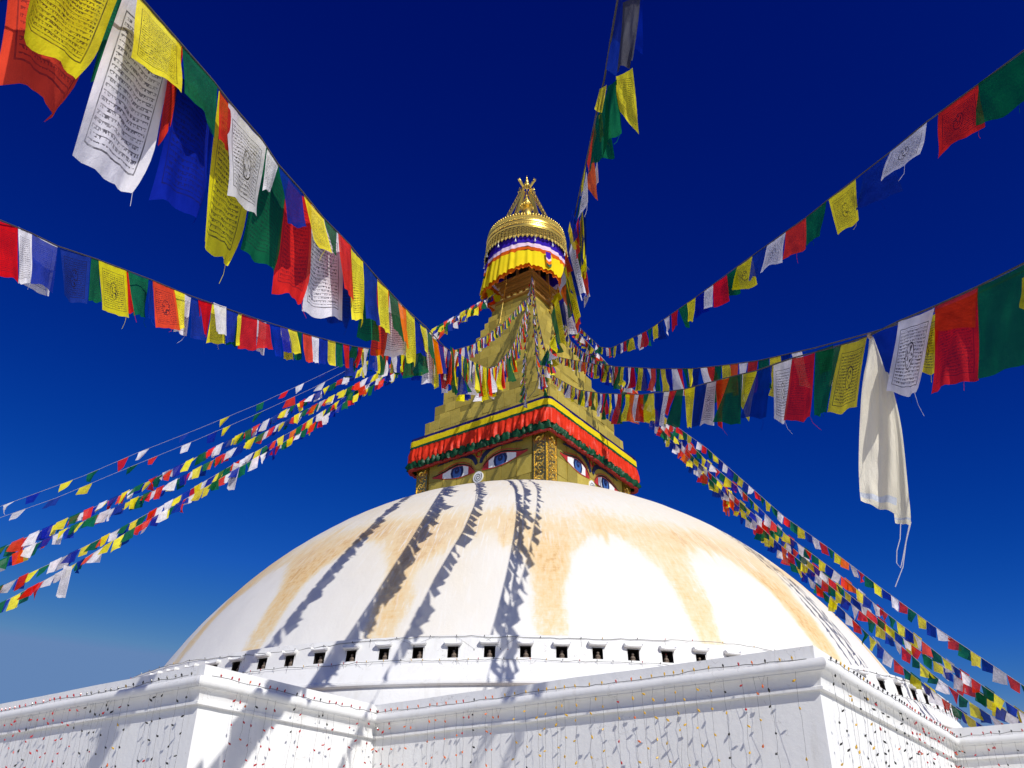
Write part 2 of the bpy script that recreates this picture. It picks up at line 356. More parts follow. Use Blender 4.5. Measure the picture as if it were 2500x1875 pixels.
# low brick ledge of the next terrace below, just entering the frame
led = empty('brick_ledge', (1.3, 9.0, -1.65)); tag(led, 'low wall with brown brick coping in front of the white plinth', 'wall')
def ledge(p0, p1, z0, z1):
    p0, p1 = Vector(p0), Vector(p1); d = (p1-p0).normalized(); nn = Vector((-d.y, d.x, 0))
    w = MB(); w.add([p0+UP*-1.65, p1+UP*-1.65, p1+UP*(z1-.05), p0+UP*(z0-.05), p0+nn*.3+UP*-1.65, p1+nn*.3+UP*-1.65, p1+nn*.3+UP*(z1-.05), p0+nn*.3+UP*(z0-.05)],
                    [(0, 1, 2, 3), (5, 4, 7, 6), (1, 5, 6, 2), (4, 0, 3, 7), (3, 2, 6, 7)]); sub(w, 'wall', M['white'], led)
    n = max(2, int((p1-p0).length/.24))
    for i in range(n):
        a = p0.lerp(p1, (i+.02)/n); b = p0.lerp(p1, (i+.98)/n); za = z0+(z1-z0)*(i+.5)/n
        k = MB(); k.box((a+b)/2+nn*.14+UP*(za-.018+random.uniform(-.004, .004)), (b-a)/2, nn*.18, UP*.032); sub(k, 'brick', M['brick'], led)
ledge((-4.6, 7.55, 0), (-.8, 9.0, 0), .845, .845)
ledge((2.0, 9.2, 0), (5.6, 7.55, 0), .99, .99)

# ------------------------------------------------------------------ the stupa
st = empty('stupa', (AX.x, AX.y, 3.35))
tag(st, 'great white domed stupa with painted eyes, stepped gold spire and gilded canopy', 'stupa')
C0 = (AX.x, AX.y, 0)
# dome: vertical profile of an ellipsoid, finely divided; paint stains live on a colour attribute
def dome_r(z): return 16.49*math.sqrt(max(0, 1-((z+2)/17.58)**2))
NP, NZ = 720, 170
DR, DZc, DH = 16.49, -2.0, 17.58
dm = bpy.data.meshes.new('dome'); vs = []; pz = []; stain = []
t0 = math.asin((5.55-DZc)/DH)
def sst(a, b, x): x = min(1, max(0, (x-a)/(b-a))); return x*x*(3-2*x)
for j in range(NZ+1):
    t = t0+(math.pi/2-.004-t0)*j/NZ; z = DZc+DH*math.sin(t); r = DR*math.cos(t)
    for i in range(NP):
        ph = -math.pi+2*math.pi*i/NP; P = pol(ph, r, z)
        w = .022*noise.noise(P*.55)+.010*noise.noise(P*2.1)
        vs.append(P+Vector((P.x-AX.x, P.y-AX.y, P.z)).normalized()*w); pz.append((ph, z, 0))
        # lotus arches thrown in saffron water: 20 legs round the dome, arches between
        n1 = noise.noise(Vector((math.sin(ph)*9, math.cos(ph)*9, z*.35))); n2 = noise.noise(Vector((math.sin(ph)*26, math.cos(ph)*26, z*.8)))
        kk = math.degrees(ph)-1.6+1.2*n1+.45*n2; leg = round(kk/18); f = kk/18-leg
        hh = noise.noise(Vector((leg*3.17, .5, .2)))
        d0 = abs(f)*18*math.pi/180*r                                # metres from the middle of the leg
        half = (.42+.16*hh)+.055*max(0, z-5.5)+.9*sst(8.2, 10.2, z)
        legm = 1-sst(half*.45, half*1.35, d0+.12*n2)
        q_ = (.5-abs(f))/.5
        n3 = noise.noise(Vector((math.sin(ph)*70, math.cos(ph)*70, .4))); n4 = noise.noise(Vector((math.sin(ph)*33, math.cos(ph)*33, 3.4)))
        half *= 1+.35*n1+.25*n4
        arch = 9.35+.35*hh-.75*max(0, n3)-.55*max(0, n4)+.3*noise.noise(Vector((math.sin(ph)*6, math.cos(ph)*6, 8)))-.95+1.35*math.sqrt(max(0, 1-q_*q_))+.25*n1
        bandm = sst(arch-.2, arch+.35, z)*(1-sst(arch+.55+.5*n1, arch+2.1+.8*n1, z))
        strength = (.72+.35*hh) if abs(leg) < 12 else .8
        s = max(legm*(.55+.45*sst(5.5, 7.5, z))*strength*(1-sst(10.2, 11.6, z)), bandm*(.72+.45*n1+.3*n2)*(.85+.3*hh))
        s *= .62+.55*noise.noise(P*.33)+.38
        gate = min(1, max(legm*1.6, bandm*1.5)*1.3)
        cream = .85*sst(8.6, 10.2, z)*(1-sst(13.6, 14.6, z))*(.55+.6*noise.noise(P*.21+Vector((3, 1, 7))))+.25*sst(5.6, 9, z)*(.7+.6*noise.noise(P*.17))+.06
        near = 1-min(1, abs(math.degrees(ph)-(-13))/14.0)
        cream += .55*max(0, near)*(1-sst(9.5, 11, z))*(.6+.4*n2)
        stain.append((max(0, min(1, s*.95)), max(0, gate), max(0, min(1, cream)), 1))
fs = [(j*NP+i, j*NP+(i+1) % NP, (j+1)*NP+(i+1) % NP, (j+1)*NP+i) for j in range(NZ) for i in range(NP)] + [tuple(NZ*NP+i for i in range(NP))]
dm.from_pydata([tuple(v) for v in vs], [], fs)
ca = dm.attributes.new('stain', 'FLOAT_COLOR', 'POINT'); ca.data.foreach_set('color', [c for v in stain for c in v])
va = dm.attributes.new('pz', 'FLOAT_VECTOR', 'POINT'); va.data.foreach_set('vector', [c for v in pz for c in v])
dm.polygons.foreach_set('use_smooth', [True]*len(fs)); dm.materials.append(M['dome']); dm.update()
dome = bpy.data.objects.new('dome', dm); link(dome, st); dome.matrix_parent_inverse = Matrix.Translation(-st.location)

# drum: upper tier with niches, battered lower tier, moulding, brown foot
drum = MB(); STEP = R_(3.213); PH0 = R_(-0.95)
rows = [(16.00, 5.07), (15.985, 5.15), (15.955, 5.43), (15.90, 5.71)]
cuts = []
K0, K1 = -20, 20
wins = [PH0+STEP*k for k in range(K0, K1+1)]
hw = R_(.50)
random.seed(12)
for w in wins: cuts += [w-hw*random.uniform(.9, 1.1), w+hw*random.uniform(.9, 1.1)]
cuts = sorted(cuts)
angs = []
for i, c in enumerate(cuts):
    angs.append((c, i % 2 == 0))                                   # True: the cell to the right is an opening
    nx = cuts[i+1] if i+1 < len(cuts) else cuts[0]+2*math.pi
    if i % 2 == 1:
        m_ = 3 if i+1 < len(cuts) else 80
        for k in range(1, m_): angs.append((c+(nx-c)*k/m_, False))
na = len(angs); vs = []
for r, z in rows: vs += [pol(a, r, z) for a, _ in angs]
fs = []
for j in range(3):
    for i in range(na):
        if j == 1 and angs[i][1]: continue
        fs.append((j*na+i, j*na+(i+1) % na, (j+1)*na+(i+1) % na, (j+1)*na+i))
drum.add(vs, fs)
drum.lathe([(15.90, 5.71), (15.82, 5.74), (14.3, 5.76)], C0, 240)
drum.lathe([(16.52, 3.9), (16.40, 4.40), (16.47, 4.41), (16.50, 4.44), (16.50, 4.48), (16.44, 4.50), (16.44, 4.53), (16.40, 4.56), (16.36, 4.57), (16.10, 5.04), (16.08, 5.07), (15.95, 5.075)], C0, 240)
do = sub(drum, 'drum', M['white'], st, auto=40)
ft = MB(); ft.lathe([(16.72, 3.34), (16.70, 3.70), (16.53, 3.93)], C0, 160); sub(ft, 'drum_foot', M['brown'], st)
stat = MB(); stat.lathe([(.001, .0), (.085, .0), (.075, .03), (.06, .05), (.07, .08), (.05, .12), (.025, .14), (.04, .17), (.035, .2), (.001, .22)], (0, 0, 0), 10)
stm = None
for w in wins:
    c = pol(w, 15.97, 5.29); nrm = (pol(w, 16, 0)-pol(w, 15, 0)).normalized(); tg = Vector((math.cos(w), math.sin(w), 0))
    nb = MB(); h = .139; dp = .34; hx = hw*1.12*15.97+.002
    fr = [c+tg*x+UP*z+nrm*.0 for x, z in ((-hx, -h), (hx, -h), (hx, h), (-hx, h))]; bk = [p-nrm*dp for p in fr]
    nb.add(fr+bk, [(0, 1, 5, 4), (2, 3, 7, 6), (1, 2, 6, 5), (3, 0, 4, 7), (4, 5, 6, 7)])
    n_ = sub(nb, 'niche', M['niche'], st)
    lb = MB(); L = .215+random.uniform(-.025, .025); dz = random.uniform(-.018, .018)
    pts = [(-L, .05), (-L*.9, .012), (-L*.5, 0), (0, -.003), (L*.5, 0), (L*.9, .012), (L, .05)]
    for (x0, z0), (x1, z1) in zip(pts, pts[1:]):
        a = c+tg*x0+UP*(.195+z0+dz); b = c+tg*x1+UP*(.195+z1+dz); mid = (a+b)/2
        lb.add([p+nrm*d+UP*q for p in (a, b) for d, q in ((-.05, -.026), (.085, -.026), (.105, .0), (.085, .026), (-.05, .026))],
               [(0, 1, 6, 5), (1, 2, 7, 6), (2, 3, 8, 7), (3, 4, 9, 8), (0, 4, 3, 2, 1), (5, 6, 7, 8, 9)])
    l_ = lb.build('lintel', M['white'], n_)
    if stm is None:
        so = stat.build('niche_statue', M['stone'], n_); stm = so.data
    else: so = bpy.data.objects.new('niche_statue', stm); link(so, n_)
    so.location = c-nrm*.10+UP*-.139+tg*random.uniform(-.02, .02)

# harmika: square gilded block with eyes
hk = MB(); HS = 3.57
for f_ in range(1): hk.box(tw(0, 0, 15.95), DA3*(HS-.02), DB3*(HS-.02), UP*1.35)
hk.box(tw(0, 0, 17.24), DA3*3.88, DB3*3.88, UP*.07)
har = sub(hk, 'harmika', M['gold_seam'], st)
pb = bmesh.new(); bmesh.ops.create_cube(pb, size=1); bmesh.ops.bevel(pb, geom=pb.edges[:], offset=.03, segments=1, affect='EDGES')
panel_me = bpy.data.meshes.new('gold_panel'); pb.to_mesh(panel_me); pb.free(); panel_me.materials.append(M['gold'])
def panel(parent, face, u, z, w, h, s, t=.04):
    """a plate on face 'A' (b=-s) or 'B' (a=-s); u runs to the right as seen from outside"""
    o = bpy.data.objects.new('gold_panel', panel_me); link(o, parent)
    if face == 'A': p = tw(-u, -s, z); x, y = -DA3, DB3
    else: p = tw(-s, u, z); x, y = DB3, DA3
    tilt = Matrix.Rotation(R_(random.uniform(-2.2, 2.2)), 3, 'X') @ Matrix.Rotation(R_(random.uniform(-2.2, 2.2)), 3, 'Z')
    rot = Matrix((x, y, UP)).transposed() @ tilt
    o.matrix_basis = Matrix.Translation(p) @ rot.to_4x4() @ Matrix.Diagonal((w, t+random.uniform(0, .015), h, 1))
    return o
for face in 'AB':
    for r_, (z0, z1) in enumerate(((14.6, 15.4), (15.4, 16.25), (16.25, 17.15))):
        for c_ in range(7):
            w_ = 5.66/7; panel(har, face, -2.83+w_*(c_+.5), (z0+z1)/2, w_-.018, z1-z0-.018, HS-.012)
# embossed corner pilasters (near corner, both faces, and the two outer corners)
def fpt(face, u, z, s): return tw(-u, -s, z) if face == 'A' else tw(-s, u, z)
def fax(face): return (-DA3, -DB3) if face == 'A' else (DB3, -DA3)
for face in 'AB':
    x, o_ = fax(face)
    for sg in (-1, 1):
        p = MB(); uc = sg*(HS-.33)
        p.box(fpt(face, uc, 15.9, HS+.015), x*.325, o_*.03, UP*1.3)
        for du in (-.30, .30): p.box(fpt(face, uc+du, 15.9, HS+.05), x*.025, o_*.025, UP*1.3)
        z = 14.7; sd = 1
        while z < 17.0:
            pts = [fpt(face, uc+sd*(.02+.17*(1-t/9)*math.cos(R_(42*t))), z+.17*(1-t/9)*math.sin(R_(42*t)), HS+.06) for t in range(9)]
            p.tube(pts, [.034-.002*t for t in range(9)], 5)
            p.tube([fpt(face, uc-sd*.20, z-.12, HS+.055), fpt(face, uc-sd*.08, z+.03, HS+.075), fpt(face, uc-sd*.20, z+.18, HS+.055)], [.02, .035, .012], 5)
            for k in range(3): p.ball(fpt(face, uc+random.uniform(-.22, .22), z+random.uniform(-.15, .15), HS+.05), random.uniform(.022, .038), 6)
            z += .30; sd = -sd
        sub(p, 'corner_pilaster', M['gold_bright'], har, auto=40)
# eyes, brows, nose swirl, third eye: painted plates standing just proud of the gilding
def upper(u): 
    P = [(.20, 16.16), (.36, 16.36), (.55, 16.52), (.85, 16.645), (1.2, 16.70), (1.6, 16.64), (2.0, 16.535), (2.35, 16.47), (2.62, 16.46)]
    return interp(P, u)
def lower(u):
    P = [(.20, 16.16), (.36, 16.15), (.55, 16.135), (.85, 16.11), (1.1, 16.11), (1.5, 16.16), (1.9, 16.25), (2.25, 16.36), (2.62, 16.46)]
    return interp(P, u)
def interp(P, u):
    for (a, b), (c, d) in zip(P, P[1:]):
        if u <= c: return b+(d-b)*(u-a)/(c-a)
    return P[-1][1]
def strip(mb, face, sg, us, lo, hi, s, mat):
    vs = []
    for u in us: vs += [fpt(face, sg*u, lo(u), s), fpt(face, sg*u, hi(u), s)]
    mb.add(vs, [(2*i, 2*i+2, 2*i+3, 2*i+1) if sg > 0 else (2*i, 2*i+1, 2*i+3, 2*i+2) for i in range(len(us)-1)], mat)
def lin(a, b, n): return [a+(b-a)*i/n for i in range(n+1)]
for face in 'AB':
    for sg in (1, -1):
        e = MB(); b_ = HS+.035
        strip(e, face, sg, lin(.20, 2.62, 26), lambda u: lower(u)-.03, lambda u: upper(u)+.03, b_, 1)
        strip(e, face, sg, lin(.56, 2.02, 20), lambda u: lower(u)+.012, lambda u: upper(u)-.015, b_+.004, 0)
        for rad, off, mt, dz in ((.41, .008, 2, 0), (.27, .012, 3, -.05), (.16, .016, 2, .07), (.04, .020, 3, .08)):
            cz = 16.41+dz
            strip(e, face, sg, lin(1.19-rad*.9, 1.19+rad*.9, 14), lambda u: max(lower(u)+.02, cz-math.sqrt(max(0, rad**2-((u-1.19)/.9)**2))), lambda u: max(max(lower(u)+.02, cz-math.sqrt(max(0, rad**2-((u-1.19)/.9)**2))), min(upper(u)-.022, cz+math.sqrt(max(0, rad**2-((u-1.19)/.9)**2)))), b_+off, mt)
        # heavy upper lid line and the outer red fold
        e.tube([fpt(face, sg*u, upper(u)+.055, b_+.01) for u in lin(.26, 2.62, 20)], [.012+.022*math.sin(math.pi*i/20) for i in range(21)], 5, 4)
        e.tube([fpt(face, sg*u, upper(u)+.12+.03*math.sin(u), b_+.01) for u in lin(.16, 2.3, 18)], [.01+.012*math.sin(math.pi*i/18) for i in range(19)], 5, 1)
        sub(e, 'eye', [M['eye_white'], M['eye_red'], M['eye_navy'], M['eye_blue'], M['dark']], har)
        br = MB()
        bl = [(.12, 16.50, .07), (.17, 16.66, .085), (.30, 16.86, .10), (.55, 17.03, .11), (.9, 17.13, .10), (1.4, 17.14, .09), (1.9, 17.08, .06), (2.35, 17.0, .02)]
        vs = []
        for i, (u, z, w) in enumerate(bl):
            a = bl[max(0, i-1)]; c = bl[min(len(bl)-1, i+1)]; d = Vector((c[0]-a[0], c[1]-a[1])).normalized(); nn = Vector((-d.y, d.x))
            for t in (-w, w):
                for dd in (.0, .03): vs.append(fpt(face, sg*(u+nn.x*t), z+nn.y*t, HS+.02+dd))
        fs = []
        for i in range(len(bl)-1):
            k = 4*i; fs += [(k+1, k+5, k+7, k+3), (k, k+4, k+5, k+1), (k+2, k+3, k+7, k+6)]
        br.add(vs, fs); sub(br, 'eyebrow', M['eye_navy'], har)
    sw = MB(); x, o_ = fax(face)
    ring_ = [fpt(face, .27*math.cos(R_(10*i)), 15.86+.27*math.sin(R_(10*i)), HS+.05) for i in range(36)]
    back_ = [p-o_*.06 for p in ring_]
    sw.add(ring_+back_, [tuple(range(36))]+[(i, 36+i, 36+(i+1) % 36, (i+1) % 36) for i in range(36)])
    sw.tube([fpt(face, (.03+.19*t/40)*math.cos(R_(19*t)), 15.86+(.03+.19*t/40)*math.sin(R_(19*t)), HS+.052) for t in range(41)], .014, 4, 1)
    sub(sw, 'nose_swirl', [M['eye_white'], M['dark']], har)
    te = MB(); te.tube([fpt(face, .15*math.cos(R_(20*i)), 17.0+.17*math.sin(R_(20*i)), HS+.04) for i in range(19)], .035, 5)
    sub(te, 'third_eye', M['eye_red'], har)

# thirteen-step spire with gilded plates
sp = MB(); hts = [1.0, .95, .87, .80, .72, .66, .60, .55, .50, .45, .42, .38, .36]
k_ = (26.81-18.55)/sum(hts); tiers = []; z = 18.55
for h in hts:
    z1 = z+h*k_; s = 3.44-.312*(z1-19.53); tiers.append((z, z1, s)); z = z1
for z0, z1, s in tiers: sp.box(tw(0, 0, (z0+z1)/2+.0005), DA3*(s-.02), DB3*(s-.02), UP*((z1-z0)/2-.001))
sp.box(tw(0, 0, 18.5), DA3*3.7, DB3*3.7, UP*.10)
spire = sub(sp, 'spire', M['gold_seam'], st)
npan = 0
for ti, (z0, z1, s) in enumerate(tiers):
    nr = 2 if ti < 4 else 1
    for face in 'AB':
        for r_ in range(nr):
            zz0 = z0+(z1-z0)*r_/nr; zz1 = z0+(z1-z0)*(r_+1)/nr
            n_ = max(4, round(2*s/(.62 if ti < 8 else .55))); w_ = 2*s/n_; shift = (.5 if (r_+ti) % 2 else 0)*w_
            u = -s-shift
            while u < s-.02:
                a, b = max(u, -s), min(u+w_, s)
                if b-a > .06: panel(spire, face, (a+b)/2, (zz0+zz1)/2, b-a-.012, zz1-zz0-.012, s-.012, .045); npan += 1
                u += w_
print('gold panels on spire', npan)

# platform on top of the spire: box, orbs, moulded gilt cornice
pf = MB()
pf.box(tw(0, 0, 26.86), DA3*1.34, DB3*1.34, UP*.045); pf.box(tw(0, 0, 27.3), DA3*.86, DB3*.86, UP*.42)
for s_, z0, z1 in ((.98, 27.62, 27.74), (1.06, 27.74, 27.86), (1.0, 27.86, 28.0), (1.12, 28.0, 28.12), (1.19, 28.12, 28.26)):
    pf.box(tw(0, 0, (z0+z1)/2), DA3*s_, DB3*s_, UP*(z1-z0)/2)
plat = sub(pf, 'spire_platform', M['gold_wood'], st)
for face in 'AB':
    for u in (-.78, -.39, 0, .39, .78):
        ob = MB(); c = fpt(face, u, 27.22, .98); ob.ball(c, .17, 12); ob.lathe([(.09, -.28), (.12, -.24), (.06, -.17)], c, 10); ob.lathe([(.07, .15), (.05, .2), (.005, .26)], c, 8)
        sub(ob, 'gilt_orb', M['gold_bright'], plat, smooth=True)
for a, b in ((-1, -1), (1, -1), (-1, 1), (1, 1)):
    cr = MB(); d = (DA3*a+DB3*b).normalized(); c = tw(a*1.34, b*1.34, 26.9)
    cr.tube([c, c+d*.22+UP*.05, c+d*.36+UP*.2], [.09, .06, .02], 6); sub(cr, 'corner_horn', M['gold_wood'], plat)
    ch = MB(); c = tw(a*1.17, b*1.17, 28.26); ch.tube([c, c+d*.1+UP*.14, c+d*.05+UP*.34], [.08, .06, .015], 6); sub(ch, 'corner_finial', M['gold_bright'], plat)
for a, b in ((-1, -1), (1, -1), (-1, 1), (1, 1), (0, -1), (-1, 0)):
    po = MB(); po.tube([tw(a*.8, b*.8, 28.26), tw(a*.86, b*.86, 31.0)], .085, 8); sub(po, 'canopy_post', M['gold_wood'], st)
core = MB(); core.lathe([(.62, 28.26), (.6, 29.6), (.5, 31.1)], C0, 16); sub(core, 'spire_core', M['dark'], st)

# gilded canopy ring
cn = empty('canopy', (0, 0, 0)); cn.parent = st; cn.matrix_parent_inverse = Matrix.Translation(-st.location)
def csub(mb, name, mats, **k): return mb.build(name, mats, cn, **k)
rg = MB(); rg.lathe([(.55, 31.80), (1.5, 31.66), (2.02, 31.60), (2.10, 31.58), (2.14, 31.50), (2.10, 31.44), (2.15, 31.40), (2.19, 31.34), (2.15, 31.28), (2.15, 31.20), (2.21, 31.15), (2.21, 31.08), (2.16, 31.04), (2.17, 30.86), (2.22, 30.82), (2.22, 30.76), (2.18, 30.72), (2.19, 30.66)], C0, 96)
rg.lathe([(2.19, 30.66), (2.12, 30.66), (2.05, 31.1), (.3, 31.3)], C0, 96, 1)
csub(rg, 'canopy_ring', [M['gold_bright'], M['dark']], auto=35)
tt = MB()
for i in range(84):
    a = 2*math.pi*i/84; c = pol(a, 2.08, 31.63); tt.ball(c, .062, 6, 0, 1.35)
for i in range(150):
    a = 2*math.pi*i/150; tt.ball(pol(a, 2.17, 31.24), .036, 6); tt.ball(pol(a, 2.185, 30.95), .034, 6)
tag(csub(tt, 'beading', M['gold_bright'], smooth=True), kind='stuff')
fr = MB(); NFR = 60
for i in range(NFR):
    a = 2*math.pi*i/NFR; da = 2*math.pi/NFR
    for k in range(5):                                             # pierced lattice: crossing bars with bosses
        z_ = 30.64-.115*k
        for s_ in (-1, 1):
            p0 = pol(a-s_*da*.5, 2.205+.008*k, z_); p1 = pol(a, 2.205+.008*k, z_-.115); p2 = pol(a+s_*da*.5, 2.205+.008*k, z_-.23 if k < 4 else z_-.06)
            fr.tube([p0, p1], .013, 4, cap=False)
        fr.ball(pol(a, 2.22+.008*k, z_-.115), .030, 6); fr.ball(pol(a+da/2, 2.22+.008*k, z_-.05), .022, 4)
    c = pol(a, 2.25, 30.02); fr.ball(c, .075, 6, 0, 1.25)
    fr.tube([pol(a-da*.5, 2.245, 30.10), pol(a-da*.28, 2.25, 30.0), pol(a, 2.255, 29.93), pol(a+da*.28, 2.25, 30.0), pol(a+da*.5, 2.245, 30.10)], [.02, .03, .04, .03, .02], 5)
    fr.tube([pol(a, 2.255, 29.95), pol(a, 2.255, 29.84)], [.018, .004], 4)
tag(csub(fr, 'pierced_fringe', M['gold_bright'], auto=50), kind='stuff')
fb = MB(); fb.lathe([(2.175, 30.66), (2.175, 30.40), (2.19, 30.12)], C0, 96); csub(fb, 'fringe_backing', M['dark'], smooth=True)  # added near-black ring: shade in the fringe gaps put into its colour
for i in range(14):
    a = 2*math.pi*(i+.4)/14; b = MB(); c = pol(a, 2.29, 29.62); b.lathe([(.001, .17), (.02, .16), (.03, .09), (.06, .0), (.001, .0)], c, 8); b.tube([c+UP*.16, c+UP*.38], .008, 4); csub(b, 'hanging_bell', M['eye_white'], smooth=True)
# pinnacle: lotus bud, four legs, small umbrella
fn = MB(); fn.lathe([(.50, 31.7), (.46, 32.6), (.42, 33.2), (.38, 33.45), (.31, 33.62), (.24, 33.72), (.22, 33.80), (.33, 33.86), (.36, 33.95), (.30, 34.03), (.22, 34.07), (.25, 34.16), (.25, 34.26), (.17, 34.38), (.19, 34.42), (.12, 34.50), (.13, 34.54), (.06, 34.62), (.09, 34.70), (.10, 34.78), (.05, 34.87), (.001, 34.95)], C0, 24)
csub(fn, 'lotus_finial', M['gold_bright'], auto=40)
bb = MB()
for i in range(14):
    a = 2*math.pi*i/14; bb.ball(pol(a, .37, 33.92), .062, 8); bb.ball(pol(a+.2, .27, 34.10), .045, 8)
tag(csub(bb, 'lotus_beads', M['gold_bright'], smooth=True), kind='stuff')
for i in range(4):
    ph = R_(-45+90*i)
    lg = MB(); t_ = Vector((math.cos(ph), math.sin(ph), 0)); b0 = pol(ph, 1.78, 31.55); b1 = pol(ph, .24, 35.3); n_ = (b1-b0).normalized(); o_ = n_.cross(t_)
    if o_.dot(Vector((math.sin(ph), -math.cos(ph), 0))) < 0: o_ = -o_
    lg.box((b0+b1)/2, t_*.115, o_*.06, (b1-b0)/2)
    for k in range(22): lg.ball(b0.lerp(b1, (k+.5)/22)+o_*.05+t_*.03*(-1)**k, .038, 6)
    for s_ in (-1, 1): lg.tube([b0+t_*.115*s_+o_*.05, b1+t_*.115*s_+o_*.05], .018, 4)
    lg.tube([pol(ph, .18, 35.22), pol(ph, .34, 35.36), pol(ph, .52, 35.52), pol(ph, .60, 35.66), pol(ph, .56, 35.80)], [.05, .075, .085, .06, .015], 7)
    for k in range(4): lg.ball(pol(ph, .34+.08*k, 35.30+.10*k), .055, 6)
    lg.tube([pol(ph, .52, 35.48), pol(ph, .68, 35.50), pol(ph, .72, 35.60)], [.05, .045, .01], 6)
    csub(lg, 'pinnacle_leg', M['gold_bright'], auto=40)
tp = MB(); tp.lathe([(.02, 35.46), (.17, 35.46), (.20, 35.50), (.20, 35.55), (.17, 35.58), (.185, 35.62), (.14, 35.72), (.15, 35.76), (.105, 35.86), (.115, 35.90), (.07, 35.99), (.08, 36.03), (.04, 36.10), (.055, 36.16), (.02, 36.24), (.001, 36.40)], C0, 20)
tp.tube([pol(0, 0, 34.9), pol(0, 0, 35.5)], .03, 6)
csub(tp, 'pinnacle_umbrella', M['gold_bright'], auto=40)

# ------------------------------------------------------------------ cloths on the stupa
def rsq(s, rc, n, m):
    """rounded square round the tower, s half width: points (a, b), outward normals"""
    out = []
    corners = [((-1, -1), 180), ((1, -1), 270), ((1, 1), 0), ((-1, 1), 90)]
    for k, ((ca, cb), a0) in enumerate(corners):
        cc = (ca*(s-rc), cb*(s-rc))
        for i in range(m+1):
            a = R_(a0+90*i/m); out.append(((cc[0]+rc*math.cos(a), cc[1]+rc*math.sin(a)), (math.cos(a), math.sin(a))))
        nx = corners[(k+1) % 4]; a = R_(a0+90); n1 = (math.cos(a), math.sin(a))
        p0 = (cc[0]+rc*n1[0], cc[1]+rc*n1[1]); c2 = (nx[0][0]*(s-rc), nx[0][1]*(s-rc)); p1 = (c2[0]+rc*n1[0], c2[1]+rc*n1[1])
        for i in range(1, n): out.append(((p0[0]+(p1[0]-p0[0])*i/n, p0[1]+(p1[1]-p0[1])*i/n), n1))
    return out
va_ = empty('valance', tw(0, 0, 16.98)); tag(va_, 'red pleated cloth valance with yellow band and green ruffle round the tower top', 'valance')
def band_mesh(levels, mat, name, pleat, seed, s=3.93, rc=.30, n=170, m=10, parent=va_, uvscale=30):
    pts = rsq(s, rc, n, m); rnd = random.Random(seed); mb = MB(); L = len(pts); uvs = []
    ph = []; acc = 0; sl = []
    for i in range(L):
        p = pts[i][0]; q = pts[i-1][0]; acc += math.hypot(p[0]-q[0], p[1]-q[1]); sl.append(acc)
    for li, (dz, out, amp) in enumerate(levels):
        for i in range(L):
            (a, b), (na_, nb_) = pts[i]; x = sl[i]
            w = 0
            if amp:
                w = amp*(.7*math.sin(x*pleat*(1+.12*noise.noise(Vector((x*.35, 2, seed))))+1.7*math.sin(x*1.3+seed)+li*.35*noise.noise(Vector((x*1.2, 5, seed))))+.6*math.sin(x*pleat*1.73+li*.5+6*noise.noise(Vector((x*.7, li*.4, seed))))+1.3*noise.noise(Vector((x*3.1, li*.6, seed+4)))+.8*noise.noise(Vector((x*7.3, li*1.1, seed+9))))
            zz = dz+(amp*.55*math.sin(x*pleat*.8+seed) if li == len(levels)-1 else 0)
            mb.v.append(tuple(tw(a+na_*(out+w), b+nb_*(out+w), zz)))
    for j in range(len(levels)-1):
        for i in range(L):
            mb.f.append((j*L+i, j*L+(i+1) % L, (j+1)*L+(i+1) % L, (j+1)*L+i)); mb.m.append(0)
    o = sub(mb, name, mat, parent, smooth=True)
    uvl = o.data.uv_layers.new(name='UVMap'); idx = [0]*len(o.data.loops); o.data.loops.foreach_get('vertex_index', idx)
    uvl.data.foreach_set('uv', [c for v in idx for c in (sl[v % L]*.5, (v//L)/len(levels))])
    return o
band_mesh([(18.66, -.35, 0), (18.60, .0, .006), (18.44, .03, .008)], M['navy_cloth'], 'navy_edge', 3.1, 1)
band_mesh([(18.45, .035, .006), (18.30, .045, .010), (18.145, .05, .012)], M['yellow_satin'], 'yellow_band', 2.3, 2)
band_mesh([(18.15, .048, .010), (18.02, .055, .012)], M['green_satin'], 'green_band', 2.3, 2)
band_mesh([(18.03, .05, .012), (17.85, .07, .03), (17.65, .085, .05), (17.45, .09, .055), (17.30, .07, .05)], M['red_satin'], 'red_pleats', 17.0, 3, n=260, m=18)
band_mesh([(17.44, .02, .02), (17.34, .09, .06), (17.20, .10, .08), (17.08, .08, .075), (17.0, .05, .055)], M['green_satin'], 'green_ruffle', 13.0, 5, n=240, m=16)
band_mesh([(17.08, .0, .02), (16.98, .06, .04), (16.91, .04, .03), (16.95, -.12, .02)], M['darkred_satin'], 'red_hem', 9.0, 6)

